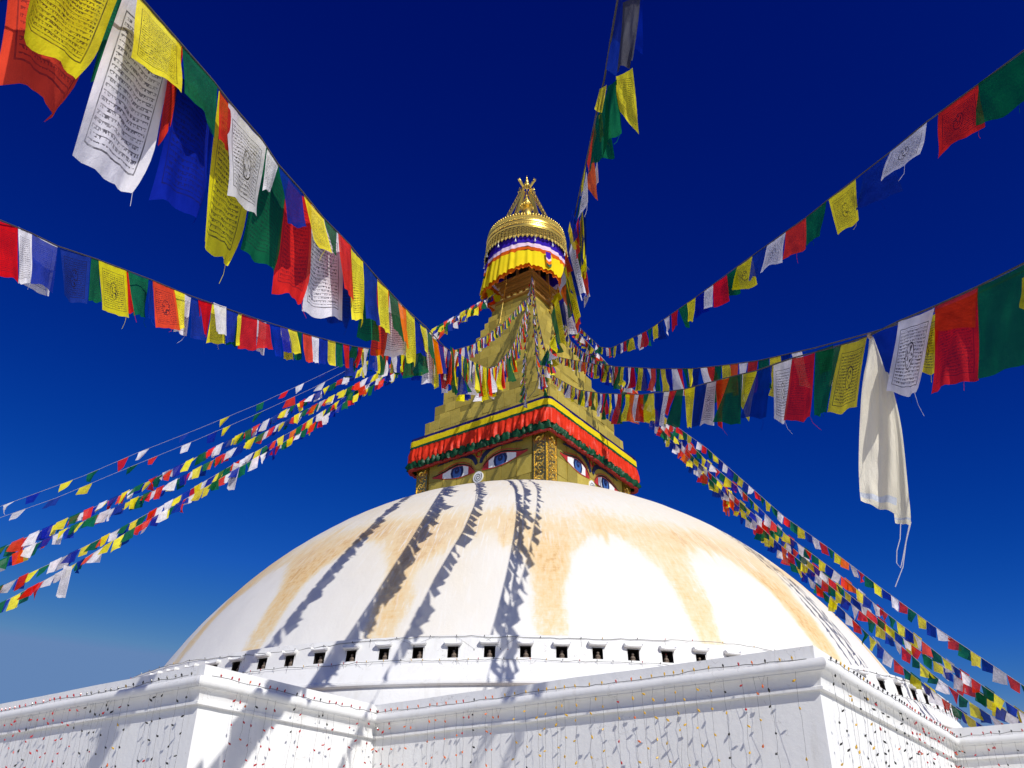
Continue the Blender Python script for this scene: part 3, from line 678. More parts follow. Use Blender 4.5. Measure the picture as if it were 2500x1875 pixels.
sk = empty('canopy_skirt', pol(0, 0, 27.7)); tag(sk, 'bright yellow cloth skirt with white and orange bands hanging below the gilded canopy', 'cloth skirt')
def skirt(levels, mat, name, amp, seed, n=260, hem=0.0, vscale=1.0, f0=0):
    mb = MB(); L = n; nl = len(levels)
    for li, (z, r, k) in enumerate(levels):
        for i in range(n):
            a = 2*math.pi*i/n
            w = amp*k*(math.sin(a*27+1.4*math.sin(a*5+seed))+.7*math.sin(a*47+li*.2)+.9*noise.noise(Vector((math.cos(a)*7, math.sin(a)*7, seed+li*.2))))
            sag = -.42*math.exp(-((a-5.35)/.5)**2)-.30*math.exp(-((a-.95)/.25)**2)+.16*math.exp(-((a-6.25)/.2)**2)+.16*math.exp(-((a+.03)/.2)**2)
            zz = z+(hem*abs(math.sin(a*34))+sag*.9*k*vscale if li == nl-1 else sag*k*vscale*.35)
            mb.v.append(tuple(pol(a, r+w, zz)))
    for j in range(nl-1):
        for i in range(n): mb.f.append((j*n+i, j*n+(i+1) % n, (j+1)*n+(i+1) % n, (j+1)*n+i)); mb.m.append(0)
    o = sub(mb, name, mat, sk, smooth=True)
    uvl = o.data.uv_layers.new(name='UVMap'); idx = [0]*len(o.data.loops); o.data.loops.foreach_get('vertex_index', idx)
    uvl.data.foreach_set('uv', [c for v in idx for c in ((v % n)/n*9, (v//n)/nl)])
skirt([(30.4, 2.04, .2), (29.9, 2.10, .6), (29.50, 2.18, .8)], M['violet_cloth'], 'violet_band', .030, 1)
skirt([(29.52, 2.19, .8), (29.36, 2.21, .7), (29.22, 2.22, .7)], M['pink_cloth'], 'pink_band', .025, 1)
skirt([(29.23, 2.225, .7), (29.08, 2.24, .7), (28.96, 2.25, .8)], M['orange_cloth'], 'orange_band', .025, 1)
skirt([(28.97, 2.255, .8), (28.6, 2.30, .9), (28.2, 2.36, 1), (27.78, 2.42, 1.2)], M['yellow_satin'], 'yellow_skirt', .035, 1, hem=.10)
skirt([(28.4, 2.25, .8), (28.0, 2.28, 1), (27.66, 2.30, 1.2)], M['orange_cloth'], 'orange_lining', .04, 3, hem=.08)
for ph in (R_(27), R_(-62)):                                       # chevron tails sewn on the skirt
    ta = MB(); t_ = Vector((math.cos(ph), math.sin(ph), 0))
    for k, (z0, z1) in enumerate(((28.98, 28.6), (28.6, 28.44), (28.44, 28.22), (28.22, 28.05))):
        r0_ = 2.40+.1*(28.98-z0); r1_ = 2.40+.1*(28.98-z1)
        ta.add([pol(ph, r0_, z0)-t_*.15, pol(ph, r0_, z0-(.12 if k else 0))+UP*0, pol(ph, r0_, z0)+t_*.15, pol(ph, r1_, z1)+t_*.15, pol(ph, r1_, z1-.13), pol(ph, r1_, z1)-t_*.15], [(0, 1, 4, 5), (1, 2, 3, 4)], k)
    sub(ta, 'chevron_tail', [M['violet_cloth'], M['pink_cloth'], M['orange_cloth'], M['green_satin']], sk)
# gilded rods and chains hanging from the canopy
for i, (p0, p1, lab) in enumerate(((tw(.35, -1.32, 28.0), tw(.62, -1.75, 23.9), 'long gilded hanging rod with ornament before the darker spire face'), (tw(-1.32, .2, 28.0), tw(-1.42, .25, 26.5), 'short gilded hanging rod before the sunlit spire face'))):
    r_ = MB(); r_.tube([p0, p1], .028, 6); r_.lathe([(.03, .2), (.10, .1), (.07, 0), (.13, -.12), (.05, -.3), (.005, -.42)], p1, 8); r_.tube([p0+UP*1.9+DA3*.1, p0-UP*.05], .02, 5)
    tag(r_.build('hanging_rod', M['gold_bright'], origin=p1), lab, 'gilded rod', 'gilded rods on the spire')

# ------------------------------------------------------------------ strings of small lamps
def bulb(mb, p, d, r, mat=0):
    d = Vector(d).normalized(); mb.tube([p, p+d*r*.7, p+d*r*1.7, p+d*r*2.8, p+d*r*3.5], [r*.45, r*.5, r*1.0, r*.62, r*.08], 6, mat)
BM = [M['bulb_red'], M['bulb_dark'], M['bulb_amber'], M['bulb_orange']]
def curtain(label, P, NRM, length, zc, cols, space, dmin, dmax, off, seed, rb=.0195, step=.36, cable_mess=.02, root_name='lamp_curtain'):
    """P(s): point on the wall foot line at arc length s; NRM(s): outward normal; zc(s): cable height; cols(t): weights"""
    rnd = random.Random(seed); rt = empty(root_name, P(length/2)+UP*zc(length/2)); tag(rt, label, 'string lights', 'strings of small lamps on the white walls')
    cab = MB(); wires = MB(); bl = MB(); bu = MB()
    s = .05; pts = []
    while s < length:
        pts.append(P(s)+NRM(s)*(off+.01)+UP*(zc(s)+rnd.uniform(-cable_mess, cable_mess))); s += .22
    cab.tube(pts, .0065, 4)
    s = rnd.uniform(.05, .3)
    while s < length-.03:
        t = s/length; b0 = P(s)+NRM(s)*(off+.012)+UP*(zc(s))
        mi = rnd.choices(range(4), cols(t))[0]
        bulb(bu, b0, UP+NRM(s)*.25+Vector((rnd.uniform(-.3, .3),)*3)*.6, rb, mi)
        if rnd.random() < .9:
            dl = rnd.uniform(dmin, dmax); o2 = off+rnd.uniform(0, .05); z = 0; w = rnd.uniform(-.04, .04); wp = [b0]
            loop = rnd.random() < .22
            if loop:
                s2 = min(length-.02, s+space*rnd.uniform(.8, 1.6)); m_ = (s+s2)/2; dz = rnd.uniform(.18, .38)
                a = P(m_)+NRM(m_)*(o2)+UP*(zc(m_)-dz); wires.tube([b0, a, P(s2)+NRM(s2)*off+UP*zc(s2)], .0028, 3, cap=False); bulb(bl, a, -UP, rb, mi)
            z = rnd.uniform(.25, .5); x = s
            while z < dl:
                x += rnd.uniform(-.025, .025); p = P(min(length, max(0, x)))+NRM(s)*(max(.03, o2+rnd.uniform(-.02, .02)-max(0, z-.3)*.03))+UP*(zc(s)-z)
                wp.append(p)
                if rnd.random() < .92:
                    mj = mi if rnd.random() < .75 else rnd.choices(range(4), cols(t))[0]
                    dd = Vector((rnd.uniform(-1, 1), rnd.uniform(-1, 1), -.55)); bulb(bl, p, dd, rb*rnd.uniform(.9, 1.2), mj)
                z += step*rnd.uniform(.75, 1.25)
            for k in range(len(wp)-1):
                a, b = wp[k], wp[k+1]; wires.tube([a, a.lerp(b, .5)+Vector((rnd.uniform(-.02, .02), rnd.uniform(-.02, .02), 0)), b], .0026, 3, cap=False)
        s += space*rnd.uniform(.65, 1.35)
    def ps(mb, nm, mt, kind=None):
        if not mb.v: return
        o = sub(mb, nm, mt, rt); 
        if kind: o['kind'] = kind
    ps(cab, 'cable', M['wire']); ps(wires, 'drop_wires', M['wire'], 'stuff'); ps(bu, 'cable_lamps', BM, 'stuff'); ps(bl, 'hanging_lamps', BM, 'stuff')
def wall_curtain(label, a0, b0, a1, b1, na_, nb_, cols, seed, **k):
    p0, p1 = tw(a0, b0, 0), tw(a1, b1, 0); L = (p1-p0).length; nn = (DA3*na_+DB3*nb_).normalized()
    curtain(label, lambda s: p0.lerp(p1, s/L), lambda s: nn, L, lambda s: 3.665+.012*math.sin(s*1.7), cols, .25, 1.3, 2.6, .19, seed, **k)
wall_curtain('red and black lamps on the wall face at the far left', 6.4, -20.4, -6.55, -20.4, 0, -1, lambda t: (3, .4, 0, .3) if t < .70 else (.5, 4, .2, .2), 11)
wall_curtain('strings of dark red lamps on the sunlit wall face crossed by broad flag shadows', -6.6, -20.4, -6.6, -15.6, -1, 0, lambda t: (4, 1, 0, .4), 12)
wall_curtain('strings of amber and orange lamps on the grey shaded wall face in the middle', -6.65, -15.55, -16.85, -15.55, 0, -1, lambda t: (1.2, .6, .3, 3) if t < .35 else (.1, .6, 5, .8), 13)
wall_curtain('black lamps turning red along the bright wall face right of the tall corner', -16.9, -15.5, -16.9, -5.55, -1, 0, lambda t: (.2, 1.5, 2, .2) if t < .15 else ((.3, 4, .2, .1) if t < .5 else (4, .8, 0, 1.5)), 14)
wall_curtain('few red lamps on the short wall face at the far right edge', -16.95, -5.5, -20.5, -5.5, 0, -1, lambda t: (4, .5, 0, .5), 15)
def ring_curtain(label, r, z, a0, a1, cols, seed, **k):
    L = (a1-a0)*r
    curtain(label, lambda s: pol(a0+s/r, r, 0), lambda s: (pol(a0+s/r, 1, 0)-pol(a0+s/r, 0, 0)), L, z, cols, seed=seed, **k)
ring_curtain('lamp string looping along the top rim of the drum above the little windows', 15.9, lambda s: 5.66+.10*math.sin(s*.55+.5)*math.sin(s*.23), R_(-52), R_(58), lambda t: (.5, 3, .5, .2), 21, space=.75, dmin=.15, dmax=.42, off=.02, rb=.013, step=.2)
ring_curtain('lamp string along the ledge under the little windows of the drum', 16.1, lambda s: 5.06+.012*math.sin(s*2), R_(-50), R_(58), lambda t: (1.5, 1.5, 1, .3) if t < .5 else (.8, 3, .5, 0), 22, space=.36, dmin=.3, dmax=.95, off=.03, rb=.014, step=.32)

STRINGS={
 'S1':dict(rope=[[0.98,36.71,27.61],[0.95,36.39,28.0],[0.8,34.92,25.49],[0.51,32.09,22.47],[0.14,28.42,18.76],[-0.05,26.59,17.07],[-0.35,23.69,14.77],[-0.51,22.09,13.56],[-0.75,19.77,12.05],[-1.12,16.14,10.1],[-1.32,14.12,9.11],[-1.49,12.52,8.46],[-1.65,10.96,7.75],[-1.75,9.98,7.35],[-1.88,8.7,6.85],[-1.94,8.13,6.65],[-2.03,7.18,6.23],[-2.1,6.52,6.0],[-2.16,5.92,5.76],[-2.21,5.5,5.67],[-2.27,4.88,5.42],[-2.3,4.62,5.34],[-2.35,4.12,5.14],[-2.4,3.64,4.95],[-2.44,3.23,4.8],[-2.49,2.69,4.59],[-2.57,1.94,4.34],[-2.64,1.2,4.11],[-2.72,0.45,3.91],[-2.8,-0.29,3.74]],span=(0.60,30.20),
  hand=[('y',[-2.49,2.73,4.61,-2.42,3.44,4.88,-2.44,3.43,3.99,-2.4,2.81,3.64],0.15,1),
   ('r',[-3.07,3.13,5.52,-2.94,3.87,5.75,-2.78,3.98,4.3,-2.86,3.31,3.75],0.5,1),
   ('b',[-3.37,2.97,5.82,-3.2,3.26,5.75,-3.06,3.39,4.58,-3.1,3.23,4.29],0,1),
   ('g',[-2.68,3.69,5.33,-2.65,3.89,5.41,-2.59,3.93,4.36,-2.61,3.73,4.29],0,1),
   ('w',[-2.53,3.63,5.11,-2.46,4.27,5.36,-2.39,4.31,3.97,-2.51,3.64,3.57],0.2,1),
   ('y',[-2.41,3.59,4.93,-2.35,4.14,5.15,-2.28,4.18,4.7,-2.35,3.63,4.39],0,1),
   ('r',[-2.47,4.21,5.34,-2.45,4.35,5.39,-2.39,4.38,4.66,-2.37,4.27,4.32],0,1),
   ('g',[-2.35,4.15,5.15,-2.29,4.68,5.37,-2.22,4.71,4.84,-2.26,4.2,4.74],0,1),
   ('b',[-2.46,4.3,5.37,-2.39,4.92,5.61,-2.28,4.97,4.25,-2.37,4.35,3.91],0.35,1),
   ('r',[-2.29,4.74,5.37,-2.26,5.08,5.49,-2.23,5.09,5.03,-2.23,4.77,4.87],0,1),
   ('w',[-2.27,4.89,5.42,-2.19,5.64,5.71,-2.16,5.66,4.9,-2.14,4.95,4.5],0,2),
   ('w',[-2.19,5.67,5.71,-2.16,5.94,5.77,-2.18,5.93,5.42,-2.16,5.68,5.22],0,1),
   ('y',[-2.4,4.95,5.61,-2.31,5.78,5.93,-2.29,5.79,4.57,-2.27,5.01,4.08],0.4,1),
   ('g',[-2.31,5.78,5.93,-2.24,6.51,6.15,-2.19,6.53,5.0,-2.29,5.79,4.65],0.15,1),
   ('b',[-2.16,5.95,5.77,-2.1,6.54,6.01,-2.01,6.57,5.56,-2.0,6.0,5.15],0,1),
   ('r',[-2.25,6.5,6.14,-2.17,7.15,6.39,-2.05,7.18,5.17,-2.18,6.52,4.78],0.3,1),
   ('y',[-2.1,6.62,6.04,-2.03,7.21,6.24,-1.9,7.25,5.8,-1.94,6.66,5.49],0,1),
   ('g',[-2.03,7.22,6.25,-1.99,7.67,6.45,-1.95,7.68,6.1,-1.93,7.25,5.91],0,1),
   ('w',[-2.17,7.15,6.39,-2.07,8.14,6.8,-1.9,8.18,5.62,-2.07,7.18,5.03],0,1),
   ('b',[-2.07,8.15,6.8,-2.01,8.73,7.03,-1.94,8.74,5.92,-2.09,8.15,5.59],0.2,1),
   ('r',[-1.98,7.69,6.47,-1.93,8.19,6.67,-1.81,8.21,5.86,-1.85,7.72,5.68],0,1),
   ('y',[-1.94,8.21,6.67,-1.88,8.7,6.85,-1.77,8.72,5.93,-1.82,8.23,5.64],0.2,1),
   ('b',[-1.87,8.74,6.87,-1.82,9.41,7.14,-1.72,9.42,6.37,-1.77,8.76,6.02],0,1),
   ('g',[-1.95,9.23,7.22,-1.9,9.81,7.45,-1.8,9.83,6.36,-1.95,9.23,6.06],0,1),
   ('y',[-1.82,9.45,7.14,-1.75,9.96,7.35,-1.67,9.98,6.59,-1.73,9.46,6.38],0,1),
   ('r',[-1.9,9.88,7.47,-1.82,10.45,7.7,-1.76,10.46,6.58,-1.87,9.89,6.24],0.2,1),
   ('g',[-1.75,9.99,7.36,-1.7,10.54,7.59,-1.54,10.56,6.87,-1.64,10.01,6.77],0,1),
   ('w',[-1.82,10.52,7.72,-1.74,11.27,8.03,-1.55,11.3,7.15,-1.86,10.52,6.58],0.2,1),
   ('o',[-1.7,10.59,7.6,-1.64,11.07,7.8,-1.55,11.08,7.08,-1.58,10.61,6.89],0,1),
   ('y',[-1.64,11.03,7.79,-1.59,11.72,8.09,-1.5,11.73,7.24,-1.54,11.05,6.83],0.2,1),
   ('b',[-1.59,11.74,8.1,-1.55,12.17,8.28,-1.39,12.19,7.63,-1.52,11.75,7.42],0,1),
   ('g',[-1.68,12.08,8.38,-1.6,12.87,8.73,-1.41,12.89,7.77,-1.63,12.09,7.18],0,1),
   ('y',[-1.55,12.17,8.28,-1.49,12.61,8.49,-1.41,12.62,7.9,-1.44,12.18,7.81],0,1),
   ('g',[-1.49,12.67,8.51,-1.45,13.19,8.72,-1.34,13.2,8.1,-1.39,12.68,7.96],0,1),
   ('w',[-1.57,13.1,8.83,-1.5,13.91,9.16,-1.39,13.92,8.15,-1.55,13.1,7.67],0,1),
   ('o',[-1.45,13.23,8.73,-1.39,13.74,8.94,-1.27,13.75,8.27,-1.3,13.25,7.99],0,1),
   ('y',[-1.53,13.65,9.06,-1.45,14.36,9.34,-1.38,14.37,8.32,-1.41,13.67,7.93],0,1),
   ('b',[-1.39,13.76,8.95,-1.33,14.15,9.11,-1.22,14.16,8.48,-1.27,13.77,8.29],0,1),
   ('r',[-1.45,14.38,9.35,-1.37,14.95,9.61,-1.25,14.96,8.67,-1.34,14.39,8.32],0,1)]),
 'S2':dict(rope=[[0.95,36.39,28.0],[0.82,35.8,26.11],[0.27,33.32,23.74],[0.02,32.17,22.56],[-0.44,30.12,20.51],[-0.95,27.77,18.42],[-1.4,25.73,16.65],[-1.87,23.62,15.07],[-2.36,21.42,13.54],[-2.68,19.93,12.57],[-3.11,18.01,11.46],[-3.48,16.31,10.47],[-3.84,14.67,9.61],[-4.12,13.43,8.99],[-4.35,12.37,8.47],[-4.55,11.48,8.05],[-4.78,10.44,7.57],[-4.94,9.72,7.27],[-5.05,9.19,7.03],[-5.16,8.7,6.81],[-5.3,8.06,6.5],[-5.39,7.68,6.37],[-5.48,7.25,6.19],[-5.7,6.27,5.88],[-5.91,5.3,5.62],[-6.13,4.32,5.41],[-6.34,3.35,5.24]],span=(0.60,27.71),
  hand=[('r',[-5.55,7.2,6.19,-5.43,7.48,6.29,-5.28,7.59,5.61,-5.37,7.33,5.53],0,1),
   ('w',[-5.59,7.71,6.49,-5.46,8.29,6.7,-5.38,8.34,5.99,-5.43,7.82,5.79],0,1),
   ('w',[-5.43,7.49,6.29,-5.39,7.68,6.37,-5.26,7.76,5.74,-5.28,7.6,5.63],0,1),
   ('b',[-5.39,7.68,6.37,-5.31,8.07,6.49,-5.21,8.13,5.88,-5.27,7.77,5.74],0,0),
   ('b',[-5.3,8.11,6.51,-5.19,8.56,6.76,-5.09,8.62,6.08,-5.14,8.21,5.91],0,2),
   ('g',[-5.19,8.58,6.76,-5.16,8.72,6.83,-5.03,8.8,6.23,-5.1,8.64,6.15],0,1),
   ('y',[-5.16,8.7,6.81,-5.05,9.19,7.03,-4.89,9.28,6.33,-4.99,8.8,6.13],0,2),
   ('r',[-5.06,9.17,7.02,-5.05,9.24,7.05,-4.88,9.33,6.47,-4.91,9.25,6.41],0,1),
   ('g',[-5.15,9.4,7.18,-5.06,9.83,7.37,-4.98,9.87,6.75,-4.96,9.5,6.52],0,1),
   ('b',[-4.96,9.65,7.23,-4.94,9.74,7.27,-4.81,9.8,6.65,-4.87,9.7,6.64],0,1),
   ('r',[-4.94,9.72,7.27,-4.84,10.19,7.47,-4.65,10.28,6.82,-4.77,9.8,6.55],0,2),
   ('y',[-4.92,10.3,7.56,-4.85,10.57,7.68,-4.75,10.62,7.06,-4.73,10.39,6.92],0,1),
   ('w',[-4.93,10.73,7.79,-4.9,10.92,7.85,-4.84,10.94,7.15,-4.95,10.72,7.1],0,1),
   ('b',[-4.76,10.61,7.63,-4.72,10.81,7.72,-4.52,10.9,7.06,-4.65,10.65,6.96],0,1),
   ('r',[-4.72,10.77,7.71,-4.64,11.11,7.9,-4.61,11.12,7.28,-4.57,10.83,7.14],0,1),
   ('y',[-4.71,11.29,8.01,-4.62,11.65,8.17,-4.53,11.68,7.49,-4.67,11.3,7.28],0,1),
   ('w',[-4.63,11.13,7.92,-4.55,11.46,8.07,-4.47,11.49,7.52,-4.51,11.17,7.39],0,0),
   ('b',[-4.55,11.5,8.06,-4.48,11.84,8.22,-4.46,11.85,7.66,-4.46,11.53,7.42],0,1),
   ('g',[-4.58,12.03,8.36,-4.56,12.1,8.39,-4.51,12.12,7.74,-4.64,12.01,7.71],0,1),
   ('y',[-4.49,11.82,8.2,-4.46,11.95,8.27,-4.41,11.97,7.65,-4.41,11.85,7.59],0,1),
   ('r',[-4.46,11.95,8.27,-4.35,12.4,8.48,-4.28,12.43,7.89,-4.42,11.96,7.61],0,1),
   ('r',[-4.34,12.46,8.51,-4.27,12.83,8.67,-4.14,12.87,8.18,-4.29,12.48,7.95],0,1),
   ('w',[-4.48,12.77,8.73,-4.42,13.09,8.88,-4.35,13.11,8.21,-4.4,12.8,8.11],0,1),
   ('b',[-4.26,12.86,8.68,-4.18,13.19,8.88,-4.08,13.22,8.24,-4.08,12.92,8.07],0,1),
   ('y',[-4.31,13.57,9.14,-4.24,13.83,9.26,-4.06,13.88,8.58,-4.16,13.61,8.45],0,1),
   ('b',[-4.18,13.18,8.88,-4.12,13.43,8.99,-3.99,13.47,8.49,-4.07,13.22,8.36],0,1),
   ('y',[-4.12,13.43,8.99,-4.05,13.78,9.16,-3.92,13.82,8.7,-3.97,13.47,8.5],0,1),
   ('g',[-4.13,14.06,9.35,-4.09,14.27,9.46,-4.03,14.29,8.86,-4.11,14.06,8.74],0,1),
   ('r',[-4.0,14.01,9.29,-3.92,14.35,9.46,-3.83,14.38,8.84,-3.89,14.04,8.68],0,1),
   ('w',[-3.92,14.36,9.46,-3.85,14.65,9.6,-3.78,14.67,8.98,-3.83,14.39,8.87],0,1),
   ('b',[-3.84,14.67,9.62,-3.78,15.01,9.8,-3.72,15.03,9.19,-3.77,14.69,9.03],0,1),
   ('y',[-3.77,15.06,9.82,-3.69,15.43,10.02,-3.64,15.45,9.42,-3.72,15.08,9.34],0,1),
   ('g',[-3.69,15.45,10.03,-3.62,15.76,10.19,-3.56,15.78,9.61,-3.62,15.47,9.44],0,1),
   ('r',[-3.61,15.78,10.2,-3.54,16.08,10.36,-3.49,16.1,9.76,-3.51,15.8,9.62],0,1)]),
 'S5':dict(rope=[[0.95,36.39,28.0],[1.11,34.68,23.67],[1.2,33.69,21.1],[1.65,28.69,17.15],[2.09,23.84,13.81],[2.4,20.39,11.71],[2.78,16.16,9.27],[3.04,13.35,7.78],[3.23,11.21,6.75],[3.32,10.2,6.25],[3.42,9.1,5.76],[3.48,8.52,5.48],[3.53,7.92,5.19],[3.58,7.41,4.96],[3.63,6.83,4.75],[3.68,6.26,4.52],[3.73,5.68,4.3],[3.78,5.15,4.12],[3.81,4.78,4.0],[3.9,3.79,3.72],[3.99,2.79,3.49],[4.08,1.8,3.31],[4.17,0.8,3.18]],span=(0.60,29.51),
  hand=[('b',[2.89,15.35,8.84,2.95,14.79,8.54,2.84,14.81,7.84,2.82,15.36,8.09],0,1),
   ('w',[2.95,14.78,8.55,2.98,14.41,8.34,2.82,14.44,7.6,2.81,14.8,7.82],0,1),
   ('r',[2.98,14.4,8.35,3.01,13.87,8.07,2.79,13.92,7.58,2.86,14.42,7.87],0,1),
   ('g',[3.01,13.93,8.1,3.03,13.44,7.83,2.9,13.47,7.09,2.78,13.98,7.41],0,1),
   ('y',[3.04,13.41,7.82,3.1,12.86,7.55,2.97,12.89,6.78,3.01,13.41,7.06],0,1),
   ('b',[3.11,12.79,7.51,3.16,12.27,7.27,2.98,12.32,6.5,2.96,12.83,6.75],0,1),
   ('w',[3.16,12.26,7.28,3.2,11.85,7.07,3.08,11.88,6.29,2.97,12.31,6.51],0,2),
   ('r',[3.26,12.09,7.21,3.3,11.42,6.87,3.09,11.48,6.18,3.22,12.1,6.69],0,1),
   ('r',[3.32,12.32,7.35,3.34,12.03,7.2,3.27,12.05,6.35,3.28,12.34,6.51],0,1),
   ('g',[3.23,11.21,6.75,3.28,10.72,6.52,3.17,10.76,5.71,2.93,11.29,6.03],0,1),
   ('y',[3.35,10.92,6.64,3.39,10.4,6.38,3.2,10.46,5.59,3.27,10.95,6.11],0,1),
   ('b',[3.33,10.19,6.25,3.38,9.71,6.05,3.21,9.77,5.3,3.02,10.28,5.59],0,0),
   ('w',[3.38,9.67,6.03,3.42,9.1,5.76,3.23,9.17,4.93,3.3,9.7,5.22],0,2),
   ('r',[3.42,9.12,5.77,3.48,8.53,5.48,3.32,8.59,4.66,3.23,9.19,4.94],0,1),
   ('w',[3.63,8.35,5.43,3.64,8.16,5.35,3.49,8.23,4.88,3.51,8.4,4.95],0,1),
   ('g',[3.48,8.52,5.48,3.53,7.92,5.19,3.28,8.02,4.4,3.36,8.57,4.65],0,1),
   ('y',[3.53,7.92,5.19,3.58,7.41,4.96,3.37,7.5,4.2,3.28,8.02,4.41],0,2),
   ('b',[3.78,7.66,5.16,3.85,6.8,4.83,3.66,6.9,4.06,3.81,7.64,4.34],0,0),
   ('w',[3.63,6.83,4.75,3.68,6.27,4.51,3.4,6.42,3.75,3.43,6.93,4.03],0,2),
   ('r',[3.68,6.26,4.52,3.73,5.68,4.29,3.65,5.74,3.95,3.64,6.28,4.27],0,0),
   ('r',[3.8,6.46,4.63,3.86,5.89,4.41,3.7,5.98,3.61,3.61,6.56,3.8],0,1),
   ('g',[3.73,5.69,4.3,3.8,4.91,4.04,3.63,5.04,3.24,3.58,5.78,3.49],0.1,0),
   ('y',[3.7,5.11,3.95,3.72,4.79,3.87,3.62,4.86,3.42,3.64,5.15,3.71],0,0)]),
 'S3':dict(rope=[[2.3,38.26,27.7],[2.46,35.99,25.42],[2.75,32.2,22.08],[2.98,29.08,19.33],[3.16,26.62,17.21],[3.3,24.78,15.99],[3.67,19.82,13.38],[3.98,15.58,11.4],[4.18,12.97,10.23],[4.34,10.81,9.24],[4.39,10.13,8.92],[4.44,9.39,8.61],[4.5,8.61,8.27],[4.56,7.78,7.91],[4.62,7.0,7.6],[4.69,6.13,7.2],[4.73,5.48,6.9],[4.77,5.04,6.68],[4.84,4.04,6.26],[4.91,3.05,5.89],[4.99,2.05,5.57],[5.06,1.05,5.3]],span=(0.60,25.81),
  hand=[('g',[4.68,6.12,7.2,4.75,5.32,6.82,4.62,5.43,6.25,4.57,6.21,6.69],0,0),
   ('r',[4.64,6.8,7.52,4.69,6.14,7.2,4.63,6.18,6.66,4.52,6.88,6.92],0,2),
   ('w',[4.56,7.77,7.91,4.62,7.01,7.6,4.49,7.09,7.16,4.39,7.86,7.51],0,2),
   ('b',[4.61,8.6,8.35,4.66,7.95,8.07,4.68,7.94,7.43,4.43,8.69,7.77],0,0),
   ('y',[4.44,9.39,8.61,4.5,8.63,8.27,4.43,8.67,7.6,4.45,9.39,7.98],0,2),
   ('g',[4.39,10.13,8.92,4.44,9.46,8.64,4.28,9.53,8.05,4.31,10.16,8.38],0,0),
   ('r',[4.34,10.87,9.27,4.39,10.14,8.92,4.31,10.17,8.33,4.23,10.91,8.72],0,1),
   ('w',[4.3,11.67,9.65,4.34,10.88,9.27,4.21,10.93,8.71,4.12,11.73,9.1],0,2),
   ('b',[4.25,12.34,9.95,4.3,11.69,9.66,4.11,11.76,9.04,4.12,12.38,9.42],0,0),
   ('y',[4.18,13.07,10.27,4.25,12.36,9.96,4.26,12.36,9.33,4.03,13.11,9.77],0,2),
   ('g',[4.24,13.97,10.78,4.26,13.35,10.48,4.26,13.35,9.88,4.21,13.98,10.27],0,1),
   ('r',[4.09,14.49,10.94,4.16,13.71,10.57,4.15,13.72,9.96,4.04,14.51,10.37],0,1),
   ('w',[4.04,15.03,11.17,4.1,14.51,10.94,4.02,14.53,10.41,3.98,15.05,10.71],0,1),
   ('b',[3.98,15.55,11.39,4.05,15.05,11.17,4.09,15.04,10.66,3.9,15.57,10.82],0,1),
   ('y',[3.96,16.32,11.79,3.98,15.58,11.4,3.87,15.61,10.78,3.94,16.33,11.25],0,1),
   ('g',[3.92,17.07,12.14,3.96,16.35,11.79,3.97,16.34,11.15,4.04,17.04,11.59],0,1),
   ('r',[3.88,17.72,12.45,3.92,17.12,12.16,3.86,17.13,11.71,3.87,17.73,11.91],0,1)]),
 'S4':dict(rope=[[0.95,36.39,28.0],[1.19,34.44,23.77],[1.46,32.15,20.38],[2.07,27.1,16.97],[2.59,22.82,14.12],[2.85,20.65,12.72],[3.33,16.68,10.23],[3.57,14.69,9.03],[3.73,13.31,8.25],[3.91,11.82,7.43],[4.12,10.08,6.55],[4.29,8.66,5.87],[4.41,7.71,5.45],[4.5,6.91,5.14],[4.58,6.27,4.93],[4.7,5.28,4.62],[4.82,4.29,4.37],[4.94,3.29,4.16],[5.06,2.3,4.0]],span=(0.60,34.47),
  hand=[('y',[4.41,7.75,5.44,4.44,7.55,5.37,4.29,7.64,4.68,4.23,7.84,4.8],0,2),
   ('r',[4.44,7.93,5.38,4.48,7.63,5.28,4.38,7.68,4.94,4.4,7.95,5.12],0,0),
   ('g',[4.14,10.06,6.5,4.2,9.66,6.33,4.14,9.68,5.95,4.11,10.07,6.11],0,1)]),
 'S7':dict(rope=[[2.3,38.26,27.7],[2.43,33.52,22.75],[2.48,31.67,20.8],[2.58,27.99,17.93],[2.65,25.54,16.12],[2.73,22.82,14.16],[2.8,20.3,12.5]],span=(0.60,23.13),
  hand=[]),
 'S6':dict(rope=[[0.95,36.39,28.0],[0.93,33.9,24.3],[0.92,31.4,21.08],[0.9,28.06,17.53],[0.88,24.73,14.83],[0.86,22.23,13.36],[0.85,19.73,12.37],[0.82,15.9,10.26],[0.81,13.1,8.8],[0.8,11.61,8.34],[0.79,10.47,8.07],[0.78,9.27,7.85],[0.78,8.18,7.44],[0.77,7.25,7.01],[0.76,5.9,6.42],[0.76,5.21,6.12],[0.75,4.69,5.94],[0.75,4.18,5.81],[0.75,3.8,5.7],[0.74,3.05,5.52],[0.74,2.3,5.37],[0.73,1.55,5.26],[0.73,0.8,5.16]],span=(0.60,26.42),
  hand=[('b',[0.77,4.6,5.99,0.77,4.04,5.89,0.91,4.01,5.63,0.97,4.56,5.63],0,0),
   ('b',[0.74,4.95,5.93,0.77,4.25,5.96,0.81,4.24,5.73,0.82,4.94,5.83],0,0),
   ('k',[0.78,4.18,5.74,0.89,4.06,5.68,0.8,4.08,4.95,0.71,4.19,4.97],0,0),
   ('y',[0.87,5.26,6.21,0.99,5.1,6.13,1.0,5.1,5.32,0.86,5.26,5.82],0,1),
   ('g',[0.81,5.38,6.23,0.87,5.24,6.15,0.88,5.24,5.51,0.72,5.4,5.35],0,0),
   ('g',[0.77,5.88,6.4,0.81,5.46,6.23,0.83,5.46,5.47,0.65,5.89,5.7],0,0),
   ('y',[0.73,5.32,6.12,0.78,5.23,6.07,0.73,5.24,5.72,0.68,5.33,5.86],0,1),
